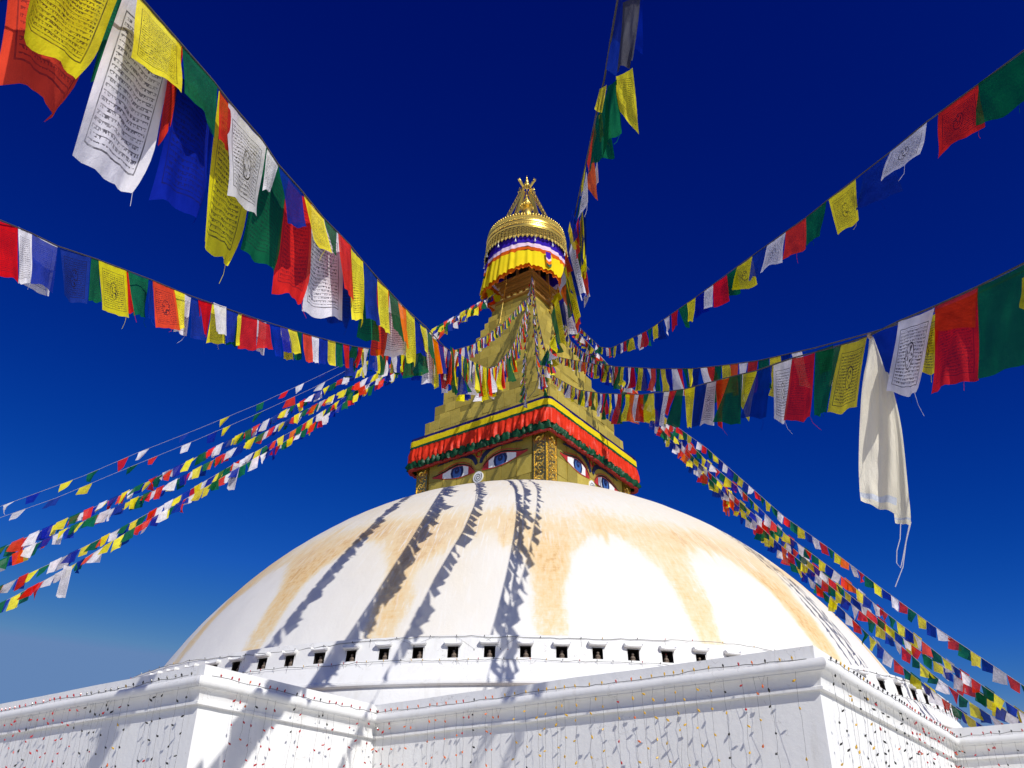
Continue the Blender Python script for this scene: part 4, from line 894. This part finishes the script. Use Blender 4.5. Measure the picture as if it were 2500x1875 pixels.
   ('y',[0.77,5.77,6.28,0.79,5.68,6.24,0.79,5.68,5.94,0.76,5.77,5.95],0,1),
   ('r',[0.75,6.73,6.64,0.78,6.17,6.63,0.79,6.17,6.45,0.76,6.73,6.5],0,1),
   ('o',[0.8,7.03,6.83,0.82,6.73,6.71,0.85,6.73,6.09,0.77,7.03,6.56],0,1),
   ('w',[0.88,7.26,6.98,0.88,6.91,6.85,0.88,6.91,6.55,0.89,7.25,6.68],0,1),
   ('y',[0.76,7.5,7.03,0.77,7.05,6.92,0.75,7.06,6.69,0.75,7.5,6.86],0,1),
   ('w',[0.79,8.14,7.26,0.83,7.55,7.3,0.84,7.55,6.81,0.77,8.14,7.08],0,2),
   ('g',[0.79,8.55,7.47,0.81,8.06,7.42,0.78,8.07,7.16,0.76,8.55,7.32],0,1),
   ('b',[0.9,8.9,7.78,0.91,8.47,7.64,0.87,8.48,6.75,0.86,8.9,6.94],0,0),
   ('y',[0.86,8.89,7.7,0.86,8.48,7.56,0.86,8.48,6.75,0.86,8.89,6.78],0,1),
   ('r',[0.8,9.13,7.74,0.83,8.71,7.62,0.83,8.71,7.08,0.82,9.13,7.27],0,1),
   ('w',[0.77,9.66,7.81,0.79,9.21,7.73,0.92,9.2,6.8,0.91,9.64,6.97],0,2),
   ('g',[0.87,9.5,7.89,0.89,9.07,7.77,0.88,9.08,7.15,0.88,9.5,7.33],0,0),
   ('r',[0.9,9.88,7.87,0.92,9.48,7.79,0.95,9.48,7.16,0.92,9.88,7.38],0,1),
   ('b',[0.78,10.03,7.98,0.81,9.56,7.93,0.98,9.54,6.97,0.8,10.03,7.39],0,0),
   ('y',[0.95,9.72,7.74,0.96,9.32,7.66,0.98,9.32,7.27,0.95,9.72,7.29],0,1),
   ('r',[1.02,10.34,7.89,1.04,10.06,7.84,1.07,10.06,7.55,1.07,10.34,7.56],0,1),
   ('w',[1.07,10.68,7.97,1.1,10.49,7.92,1.13,10.49,7.66,1.05,10.68,7.59],0,1),
   ('y',[0.73,10.22,7.87,0.76,9.81,7.81,0.9,9.8,6.94,0.88,10.2,6.97],0,1),
   ('g',[0.71,10.5,8.0,0.74,10.06,7.92,0.83,10.05,7.18,0.82,10.49,7.25],0,0),
   ('o',[0.67,10.63,8.02,0.72,10.27,7.92,0.84,10.26,7.17,0.73,10.62,7.72],0,1),
   ('r',[0.89,11.19,8.09,0.95,11.0,8.04,1.03,11.0,7.52,0.99,11.19,7.47],0,1),
   ('w',[0.77,11.38,8.13,0.81,10.99,8.02,0.96,10.98,7.33,0.86,11.37,7.53],0,2),
   ('b',[0.73,11.36,8.2,0.79,11.17,8.15,0.9,11.16,7.52,0.75,11.36,7.76],0,0),
   ('y',[0.65,11.44,8.22,0.69,11.14,8.13,0.82,11.13,7.19,0.75,11.44,7.47],0,1),
   ('g',[0.63,12.07,8.43,0.67,11.66,8.32,0.79,11.65,7.61,0.73,12.06,7.83],0,0)]),
 'C2':dict(rope=[[0.95,36.39,27.9],[0.73,33.9,23.78],[0.56,31.4,20.22],[0.45,28.06,16.5],[0.51,24.73,13.96],[0.66,22.23,12.83],[0.85,19.73,12.37]],span=(0.60,23.16),
  hand=[]),
 'La':dict(rope=[[-0.92,37.74,27.7],[-1.41,37.42,26.95],[-4.0,35.73,23.87],[-5.76,34.59,22.14],[-7.69,33.34,20.33],[-8.79,32.62,19.12],[-10.35,31.61,17.44],[-12.2,30.4,15.59],[-13.78,29.38,14.07],[-15.07,28.54,12.74],[-16.91,27.34,11.06],[-18.59,26.25,9.65],[-20.26,25.16,8.43],[-21.94,24.07,7.42],[-23.62,22.98,6.6]],span=(0.60,34.04),
  hand=[]),
 'Lb':dict(rope=[[-0.92,37.74,27.7],[-1.41,37.4,26.94],[-4.0,35.65,23.81],[-5.54,34.6,22.08],[-7.28,33.43,20.24],[-8.44,32.64,18.86],[-10.22,31.43,16.92],[-12.14,30.13,14.94],[-13.94,28.91,13.15],[-15.46,27.89,11.61],[-16.63,27.09,10.57],[-18.29,25.97,9.19],[-19.94,24.84,8.01],[-21.6,23.72,7.03],[-23.26,22.6,6.25]],span=(0.60,34.23),
  hand=[]),
 'Lc':dict(rope=[[-0.92,37.74,27.7],[-1.42,37.39,27.08],[-3.99,35.61,23.84],[-5.33,34.68,22.05],[-6.76,33.69,20.46],[-8.38,32.57,18.46],[-10.11,31.36,16.33],[-12.16,29.94,13.95],[-13.79,28.82,12.1],[-14.98,27.99,10.86],[-16.3,27.08,9.5],[-17.94,25.94,8.0],[-19.58,24.8,6.7],[-21.23,23.66,5.59],[-22.87,22.52,4.69]],span=(0.60,34.99),
  hand=[]),
 'Ld':dict(rope=[[-0.92,37.74,27.7],[-1.41,37.38,26.99],[-3.97,35.52,23.62],[-5.1,34.71,21.77],[-6.06,34.02,20.43],[-8.27,32.41,17.84],[-10.51,30.79,15.13],[-12.43,29.4,12.81],[-14.48,27.92,10.71],[-16.01,26.81,9.01],[-17.63,25.63,7.5],[-19.25,24.46,6.18],[-20.87,23.29,5.07],[-22.49,22.11,4.15]],span=(0.60,35.34),
  hand=[]),
 'Le':dict(rope=[[-0.92,37.74,27.7],[-1.41,37.37,26.92],[-3.96,35.46,23.37],[-5.23,34.51,20.98],[-6.95,33.22,18.95],[-8.75,31.87,16.45],[-10.36,30.67,14.44],[-12.01,29.43,12.32],[-13.4,28.39,10.64],[-14.63,27.47,9.26],[-15.68,26.68,8.15],[-17.29,25.48,6.6],[-18.89,24.28,5.25],[-20.49,23.08,4.1],[-22.09,21.88,3.16]],span=(0.60,35.92),
  hand=[]),
 'Lf':dict(rope=[[-0.92,37.74,27.7],[-1.41,37.35,26.85],[-3.94,35.38,23.2],[-5.2,34.39,20.76],[-6.89,33.07,18.63],[-8.66,31.69,16.06],[-10.24,30.45,14.07],[-11.86,29.18,11.97],[-12.9,28.37,10.67],[-13.84,27.64,9.39],[-14.55,27.08,8.53],[-15.38,26.43,7.56],[-16.96,25.2,5.89],[-18.53,23.97,4.41],[-20.11,22.73,3.14],[-21.69,21.5,2.07]],span=(0.60,36.55),
  hand=[]),
 'Ra':dict(rope=[[2.3,38.26,27.7],[2.74,37.64,26.01],[3.7,36.29,23.71],[4.78,34.78,21.09],[5.89,33.22,18.6],[6.85,31.88,16.72],[7.62,30.79,15.29],[8.49,29.58,13.43],[9.39,28.31,11.5],[10.28,27.06,9.92],[11.16,25.84,8.25],[11.93,24.76,6.85],[12.57,23.85,5.77],[13.12,23.09,4.86],[13.84,22.08,3.73],[14.57,21.06,2.67],[15.29,20.04,1.69],[16.02,19.02,0.8]],span=(0.60,35.54),
  hand=[]),
 'Rb':dict(rope=[[2.3,38.26,27.7],[2.74,37.68,25.98],[3.71,36.4,23.73],[4.8,34.97,21.08],[5.93,33.49,18.56],[6.78,32.37,16.98],[7.61,31.28,15.07],[8.52,30.09,13.28],[9.52,28.78,11.02],[10.47,27.52,9.36],[11.26,26.49,7.84],[11.79,25.79,6.89],[12.36,25.04,5.83],[13.32,23.79,4.31],[14.07,22.79,3.11],[14.83,21.8,1.99],[15.59,20.8,0.94],[16.34,19.81,-0.02]],span=(0.60,35.88),
  hand=[]),
 'Rc':dict(rope=[[2.3,38.26,27.7],[2.74,37.71,25.94],[3.72,36.5,23.72],[4.82,35.15,21.06],[5.96,33.74,18.54],[6.58,32.98,17.29],[7.39,31.98,15.4],[8.43,30.7,13.24],[9.54,29.33,11.05],[10.6,28.03,9.13],[11.31,27.15,7.83],[11.96,26.34,6.68],[12.72,25.41,5.48],[13.57,24.36,4.19],[14.36,23.39,3.04],[15.15,22.42,1.97],[15.93,21.45,0.98],[16.72,20.48,0.07]],span=(0.60,35.67),
  hand=[]),
 'Rd':dict(rope=[[2.3,38.26,27.7],[2.74,37.72,25.89],[3.72,36.51,23.59],[4.81,35.17,20.9],[5.72,34.06,18.76],[6.25,33.41,17.55],[7.08,32.38,15.59],[8.26,30.94,13.12],[9.33,29.63,10.93],[10.34,28.39,8.91],[11.06,27.51,7.44],[11.7,26.72,6.13],[12.32,25.96,5.1],[12.75,25.43,4.48],[13.54,24.46,3.31],[14.33,23.49,2.22],[15.12,22.53,1.21],[15.91,21.56,0.28]],span=(0.60,34.66),
  hand=[]),
 'Re':dict(rope=[[2.3,38.26,27.7],[2.74,37.69,25.87],[3.71,36.42,23.53],[4.79,35.01,20.81],[5.77,33.75,18.59],[6.3,33.06,17.37],[7.14,31.96,15.39],[8.26,30.51,13.01],[9.32,29.14,10.85],[10.43,27.69,8.78],[10.95,27.01,7.8],[11.44,26.37,6.89],[12.02,25.62,5.7],[12.58,24.89,4.77],[12.9,24.47,4.31],[13.67,23.48,3.19],[14.43,22.49,2.14],[15.19,21.5,1.17],[15.95,20.51,0.28]],span=(0.60,35.21),
  hand=[]),
}
KHATA=[[[[3.58,7.35,4.93],[3.61,7.34,4.91]],[[3.52,7.38,4.68],[3.63,7.32,4.62]],[[3.45,7.41,4.45],[3.64,7.32,4.39]],[[3.38,7.44,4.16],[3.62,7.33,4.09]],[[3.31,7.47,3.82],[3.59,7.34,3.76]],[[3.26,7.49,3.54],[3.55,7.36,3.46]],[[3.23,7.5,3.31],[3.51,7.38,3.22]],[[3.22,7.5,3.19],[3.47,7.4,3.04]]],[[[3.6,7.34,4.57],[3.66,7.31,4.5]],[[3.59,7.34,4.21],[3.67,7.31,4.18]],[[3.57,7.35,3.91],[3.66,7.31,3.88]],[[3.54,7.37,3.58],[3.63,7.32,3.56]],[[3.49,7.39,3.26],[3.6,7.34,3.25]],[[3.46,7.41,3.07],[3.58,7.35,3.05]],[[3.45,7.41,2.97],[3.56,7.36,2.94]]]]
THREADS=[[[4.05,8.35,3.35],[3.97,8.38,3.15],[3.9,8.42,2.9],[3.8,8.46,2.71]],[[4.02,8.5,3.42],[3.98,8.52,3.23],[3.93,8.54,3.11],[3.91,8.56,2.99],[3.93,8.54,2.93],[3.97,8.53,3.03],[4.01,8.51,3.15],[4.09,8.47,3.38]]]
STRIPS=[[[-10.35,30.3,14.15],[-10.33,30.31,13.58],[-10.4,30.28,13.06]],[[-14.0,27.13,9.0],[-13.98,27.14,8.51],[-13.98,27.14,7.99]]]
# ------------------------------------------------------------------ prayer flags
def flag_obj(parent, col, pr, c, nu, nv, rnd, curl=0.0, amp=1.0, face=False):
    """a cloth hanging from its two upper corners: c = top left, top right, bottom right, bottom left"""
    tl, tr, br, bl = (Vector(p) for p in c)
    L = ((bl-tl).length+(br-tr).length)/2; W = max((tr-tl).length, .05)
    nrm = (tr-tl+br-bl).cross(bl-tl+br-tr)
    nrm = nrm.normalized() if nrm.length > 1e-6 else Vector((0, -1, 0))
    if nrm.dot(tl) > 0: nrm = -nrm
    if face: nrm = (nrm*.25-Vector((tl.x, tl.y, tl.z*.4)).normalized()*.75).normalized()                                  # faces the terrace below
    p1, p2, p3 = rnd.uniform(0, 6.28), rnd.uniform(0, 6.28), rnd.uniform(0, 6.28)
    A = .055*L*amp*rnd.uniform(.6, 1.4); fu = rnd.uniform(.5, 1.3); fvv = rnd.uniform(.2, .7); cv = rnd.uniform(-.14, .14)*L*amp
    fold = rnd.uniform(-.5, .5)
    vs, uvs = [], []
    for j in range(nv+1):
        v = j/nv
        for i in range(nu+1):
            u = i/nu
            top = tl.lerp(tr, u); bot = bl.lerp(br, u); p = top.lerp(bot, v)
            e = 4*u*(1-u)
            d = A*v**.8*(math.sin(6.283*(u*fu+v*fvv)+p1)+.55*math.sin(6.283*(u*fu*2.1-v*fvv*1.6)+p2)) + cv*e*v
            d += .25*A*math.sin(6.283*(u*3.1+v*.9)+p3)*(.3+.7*v)
            p = p+nrm*d
            p.z -= .018*L*e*(1-v)*(1 if rnd.random() < 2 else 1)
            if curl:
                away = Vector((p.x, p.y, p.z*.3)).normalized(); inw = (bl-br).normalized()*(br-bl).length
                k = max(0, (u-.66)/.34)*max(0, (v-.72)/.28); ang = 2.4*k*min(1, .4+curl)
                p = p+away*(.16*inw.length*math.sin(ang))+inw*(.20*(1-math.cos(ang)))+Vector((0, 0, -.05*L*k*k*min(1, curl*2)))
            if False:
                k = max(0, (u-.5)/.5)*max(0, (v-.25)/.75)
                ang = 2.6*k*min(1, curl*2)
                p = p-nrm*(W*.30*math.sin(ang))*(1 if True else 0)+(tl-tr).normalized()*(W*.30*(1-math.cos(ang)))+Vector((0, 0, -.10*L*curl*k))
            if j == nv: p.z += .012*L*math.sin(u*9+p1)
            vs.append(p); uvs.append((u, 1-v))
    n = nu+1
    fs = [(j*n+i, (j+1)*n+i, (j+1)*n+i+1, j*n+i+1) for j in range(nv) for i in range(nu)]
    me = bpy.data.meshes.new('flag'); o3 = tl.lerp(tr, .5)
    me.from_pydata([tuple(q-o3) for q in vs], [], fs)
    uvl = me.uv_layers.new(name='UVMap'); idx = [i for f in fs for i in f]
    uvl.data.foreach_set('uv', [x for i in idx for x in uvs[i]])
    me.polygons.foreach_set('use_smooth', [True]*len(fs)); me.materials.append(M[col+str(pr)]); me.update()
    o = bpy.data.objects.new('flag', me); o.location = o3-parent.location; o.parent = parent; COL.objects.link(o)
    return o
class Rope:
    def __init__(s, pts):
        s.p = [Vector(q) for q in pts]; s.a = [0.0]
        for a, b in zip(s.p, s.p[1:]): s.a.append(s.a[-1]+(b-a).length)
    def at(s, x):
        x = min(max(x, 0), s.a[-1]-1e-4)
        for i in range(len(s.a)-1):
            if x <= s.a[i+1]: break
        t = (x-s.a[i])/(s.a[i+1]-s.a[i])
        p0, p1, p2, p3 = s.p[max(i-1, 0)], s.p[i], s.p[i+1], s.p[min(i+2, len(s.p)-1)]
        return p1.lerp(p2, t)
def rope_part(parent, rope, r=.009):
    mb = MB(); mb.tube(rope.p, r, 5); o = mb.build('rope', M['rope'] if r < .0085 else M['rope_dark'], parent); o.matrix_parent_inverse = Matrix.Translation(-parent.location)
    return o
ORDER = 'bwrgy'
def auto_flags(parent, rope, s0, s1, w, L, gap, rnd, wind=(0, 0), yaw=45, jit=.15, pr=(0, 1, 2), drop=0.0, back=0.0, start=0, nu=3, nv=5, skip=0.0, amp=1.0, taper=1.0, messy=.05, grow=False):
    s = s0; k = start
    while s < s1-w*.5:
        col = ORDER[k % 5]; k += 1
        if rnd.random() < .06: col = rnd.choice('roygb')
        ww = w*rnd.uniform(.85, 1.12); LL = L*rnd.uniform(1-jit, 1+jit)
        if grow: g_ = min(1, max(0, (s-(12 if grow > .5 else 8))/13)); LL *= (1-grow)+grow*g_; ww *= 1-.6*grow*(1-g_)
        if rnd.random() >= skip:
            a, b = rope.at(s), rope.at(s+ww); d = b-a; h = Vector((d.x, d.y, 0))
            h = h.normalized() if h.length > 1e-5 else Vector((1, 0, 0))
            if back: pn = Vector((-h.y, h.x, 0)); a = a+pn*back; b = b+pn*back
            y = R_(rnd.gauss(0, yaw)); hb = Matrix.Rotation(y, 3, 'Z') @ h
            mid = (a+b)/2; wx = wind[0]*LL*rnd.uniform(.4, 1.6)+rnd.gauss(0, .07)*LL; wy = wind[1]*LL*rnd.uniform(.4, 1.6)+rnd.gauss(0, .07)*LL
            m2 = mid+Vector((wx, wy, -math.sqrt(max(.05, LL*LL-wx*wx-wy*wy)))); wb = ww*taper*rnd.uniform(.7, 1.0)
            bl_, br_ = m2-hb*wb/2, m2+hb*wb/2
            slope = max(-.9, min(.9, d.z/max(.05, math.hypot(d.x, d.y))))
            bl_.z -= slope*wb*.35; br_.z += slope*wb*.35
            for q in (bl_, br_): q += Vector((rnd.gauss(0, messy), rnd.gauss(0, messy), abs(rnd.gauss(0, messy))))*LL
            flag_obj(parent, col, rnd.choice(pr), (a, b, br_, bl_), nu, nv, rnd, 0, amp)
        s += ww+gap*rnd.uniform(.3, 1.7)
GRP = 'prayer flag strings from the spire'
def flag_string(key, label, autos=(), hand_res=(10, 14), rr=.009, seed=1):
    D_ = STRINGS[key]; rp = Rope(D_['rope']); rnd = random.Random(seed)
    root = empty('prayer_flag_string', rp.p[0]); tag(root, label, 'prayer flags', GRP)
    rope_part(root, rp, rr)
    for i, (col, c, curl, pr) in enumerate(D_['hand']):
        q = [c[0:3], c[3:6], c[6:9], c[9:12]]; pr = 0 if col == 'o' else pr
        dist = Vector(q[0]).length; nu, nv = (12, 16) if dist < 11 else ((8, 11) if dist < 16 else (5, 8))
        flag_obj(root, col, pr, q, nu, nv, rnd, curl, .9, True)
    s0, s1 = D_['span']
    if key in ('S1', 'S2', 'S3', 'S4', 'S5'):                        # the line goes on over the terrace with its flags
        autos = list(autos)+[dict(w=.45, L=.72, gap=.06, wind=(-.04, -.04), yaw=18, s0=rp.a[-1]-2.9, s1=rp.a[-1]-.1)]
    for kw in autos:
        k = dict(kw); a = k.pop('s0', s0); b = k.pop('s1', s1); auto_flags(root, rp, a, b, rnd=rnd, **k)
    return root
M['o1'] = M['o2'] = M['o0']
flag_string('S1', 'broad string of long flags sweeping from upper left edge down to the spire, biggest flags',
            [dict(w=.40, L=.80, gap=.02, wind=(-.02, -.08), yaw=14, grow=.45), dict(w=.36, L=.98, gap=.03, wind=(-.03, -.05), yaw=14, grow=.45, back=.12, start=2, s0=8)], seed=3)
flag_string('S2', 'string of flags entering at the left edge below the biggest flags', [dict(w=.36, L=.68, gap=.02, wind=(.02, -.05), yaw=16, grow=.45), dict(w=.36, L=.72, gap=.12, wind=(.03, -.05), yaw=16, grow=.45, back=-.08, start=3, s0=9, skip=.3)], seed=4)
flag_string('S3', 'upper right string of well spaced flags rising to the right edge', [dict(w=.52, L=.55, gap=.10, wind=(-.05, -.05), yaw=20, grow=.55)], seed=5)
flag_string('S4', 'string of flags hanging half hidden behind the lower right string', [dict(w=.38, L=.72, gap=.03, wind=(-.05, -.05), yaw=16, grow=.62)], seed=6)
flag_string('S5', 'lower right string of large flags carrying the long cream scarf', [dict(w=.42, L=.74, gap=.03, wind=(-.06, -.05), yaw=16, grow=.62)], seed=7)
flag_string('S6', 'string of twisted flags running almost overhead up to the top edge', [dict(w=.36, L=.62, gap=.03, wind=(.12, -.08), yaw=20, grow=.45), dict(w=.34, L=.46, gap=.12, wind=(.10, -.1), yaw=30, s0=24, s1=35.5, back=-.05, skip=.25, messy=.1)], seed=8)
flag_string('C2', 'dense short garland of flags hanging down the near corner edge of the spire', [dict(w=.30, L=.66, gap=.0, wind=(-.10, -.1), yaw=22, grow=.45, s1=17)], seed=9)
flag_string('S7', 'short string of flags from the right spire corner across the sunlit spire face', [dict(w=.38, L=.66, gap=.03, wind=(-.04, -.05), yaw=16, grow=.45)], seed=10)
LN = dict(La='topmost sparse string of little flags running down to the left edge', Lb='second sparse string of little flags just under the topmost on the left',
          Lc='upper of the dense flag strings running down to the left edge', Ld='dense flag string overlapping just below the upper dense one on the left',
          Le='flag string below the dense pair on the left, carrying a printed white streamer', Lf='lowest flag string running down to the left edge, white streamer hanging low')
for i, (k, lab) in enumerate(LN.items()):
    if k in ('La', 'Lb'): au = [dict(w=.42, L=.42, gap=.78, yaw=40, wind=(-.2, -.05), start=i*2, nu=3, nv=4, pr=(0,), taper=.75, messy=.16)]
    else:
        au = [dict(w=.35, L=.43, gap=.01, yaw=38, wind=(-.12, -.03), start=i, nu=3, nv=4, pr=(0,), taper=.85, messy=.13)]
        if True: au.append(dict(w=.36, L=.46, gap=.12 if k in ('Lc', 'Ld') else .5, yaw=38, wind=(-.10, -.03), start=i+2, back=.25, nu=3, nv=4, pr=(0,), taper=.85, messy=.13))
    flag_string(k, lab, au, seed=20+i, rr=.005)
RN = dict(Ra='topmost flag string descending to the lower right, clear of the others', Rb='second flag string from the top of those descending to the lower right',
          Rc='middle flag string of those descending to the lower right', Rd='lowest flag string descending right, closest to the white dome', Re='fourth flag string descending right, just above the one closest to the dome')
for i, (k, lab) in enumerate(RN.items()):
    au = [dict(w=.34, L=.345, gap=.015, yaw=30, wind=(-.14, -.03), start=i+1, nu=3, nv=4, pr=(0,), taper=.85, messy=.13)]
    if k in ('Rb', 'Rd'): au.append(dict(w=.34, L=.36, gap=.45, yaw=30, wind=(-.12, -.03), start=i+3, back=.22, nu=3, nv=4, pr=(0,), taper=.85, messy=.15, skip=.25))
    if k == 'Rc': au.append(dict(w=.38, L=.40, gap=.2, yaw=30, wind=(-.12, -.03), start=3, back=.25, nu=3, nv=4, pr=(0,), taper=.85, messy=.13))
    flag_string(k, lab, au, seed=40+i, rr=.006)

# orange rag tied among the strings on the right
rg_ = random.Random(5)
for k, f_, lab in (('Ra', .27, 'orange cloth rag tied high on the topmost string at right'), ('Rc', .47, 'long orange rag hanging from the middle string at right'), ('Rd', .49, 'orange rag hanging from the lowest string at right')):
    rp = Rope(STRINGS[k]['rope']); p = rp.at(rp.a[-1]*f_); rt = empty('cloth_rag', p); tag(rt, lab, 'rag', 'rags tied to flag strings')
    for q in range(3):
        a = p+Vector((rg_.uniform(-.1, .1), rg_.uniform(-.1, .1), 0)); b = a+Vector((.12, .05, 0)); dn = Vector((rg_.uniform(-.15, .15), 0, -rg_.uniform(.5, .95)))
        o = flag_obj(rt, rg_.choice('oyo'), 0, (a, b, b+dn, a+dn), 2, 6, rg_, 0, 1.2); o.name = 'rag_strip'

# frayed threads trailing from the lower hems of the nearer flags
def fray(root, n, rnd):
    fl_ = [o for o in root.children if o.name.startswith('flag') and (o.matrix_basis.translation+root.location).length < 15]
    for o in rnd.sample(fl_, min(n, len(fl_))):
        v = [q.co for q in o.data.vertices]; c = v[-1-rnd.randrange(0, 5)]; p = o.location+c; d = Vector((rnd.uniform(-.3, .3), rnd.uniform(-.3, .3), -1)).normalized(); ln_ = rnd.uniform(.06, .22)
        mb = MB(); mb.tube([p, p+d*ln_*.5+Vector((rnd.uniform(-.02, .02), 0, 0)), p+d*ln_+Vector((rnd.uniform(-.05, .05), rnd.uniform(-.05, .05), 0))], .0022, 3)
        mb.build('loose_thread', o.data.materials[0], root)
for o in [q for q in bpy.data.objects if q.name.startswith('prayer_flag_string') and len(q.children) > 20]: fray(o, 14, random.Random(77))

# long cream offering scarf knotted to the lower right string
def cat(p0, p1, p2, p3, t): return p1+.5*t*(p2-p0+t*(2*p0-5*p1+4*p2-p3+t*(3*(p1-p2)+p3-p0)))
kt = empty('offering_scarf', Vector(KHATA[0][0][0])); tag(kt, 'long cream silk scarf knotted to the lower right flag string, fringe threads trailing', 'scarf')
for pi, rowsK in enumerate(KHATA):
    rowsK = [[Vector(p) for p in r] for r in rowsK]; dens = []
    for i in range(len(rowsK)-1):
        for k in range(6): dens.append([cat(rowsK[max(i-1, 0)][c], rowsK[i][c], rowsK[i+1][c], rowsK[min(i+2, len(rowsK)-1)][c], k/6) for c in range(2)])
    dens.append(rowsK[-1]); mb = MB(); NU = 16 if pi == 0 else 8; uvs = []; nr = len(dens)
    for j, (a, b) in enumerate(dens):
        v = j/(nr-1); toward = -Vector((a.x, a.y, 0)).normalized(); W_ = (b-a).length
        for i in range(NU+1):
            u = i/NU; p = a.lerp(b, u); g_ = min(1, v*4)
            d = W_*(.10*math.sin(u*7.5+1.2*v+pi)+.055*math.sin(u*15+3*v)+.05*noise.noise(Vector((u*4, v*9, 2+pi))))*(.35+.65*g_)
            d += W_*.10*math.sin(v*7+u*3)*g_ + (-.05 if pi else 0)
            mb.v.append(tuple(p+toward*d)); uvs.append((u, 1-v))
    n = NU+1
    for j in range(nr-1):
        for i in range(NU): mb.f.append((j*n+i, (j+1)*n+i, (j+1)*n+i+1, j*n+i+1)); mb.m.append(1 if (.865 <= j/(nr-1) < .91) else 0)
    o = sub(mb, 'scarf_cloth', [M['silk'], M['silk_band']], kt, smooth=True)
    uvl = o.data.uv_layers.new(name='UVMap'); idx = [i for f in mb.f for i in f]; uvl.data.foreach_set('uv', [x for i in idx for x in uvs[i]])
kn = MB(); kn.ball(Vector(KHATA[0][0][0]), .026, 8, 0, 1.3); sub(kn, 'knot', M['brown'], kt, smooth=True)
for t in THREADS:
    tb = MB(); tb.tube(t, .0045, 4); sub(tb, 'thread', M['w0'], kt)
# printed white streamers on the strings at left
for s_, lab in zip(STRIPS, ('white printed streamer hanging mid-way along the left flag strings', 'white printed streamer hanging lowest at the far left')):
    P = [Vector(p) for p in s_]; rt = empty('white_streamer', P[0]); tag(rt, lab, 'streamer', 'white printed streamers')
    x = Vector((P[0].y, -P[0].x, 0)).normalized()*.17
    o = flag_obj(rt, 'w', 1, (P[0]-x*.7, P[0]+x*.7, P[2]+x*.8, P[2]-x*.8), 4, 12, random.Random(3), 0, .5); o.name = 'streamer_cloth'
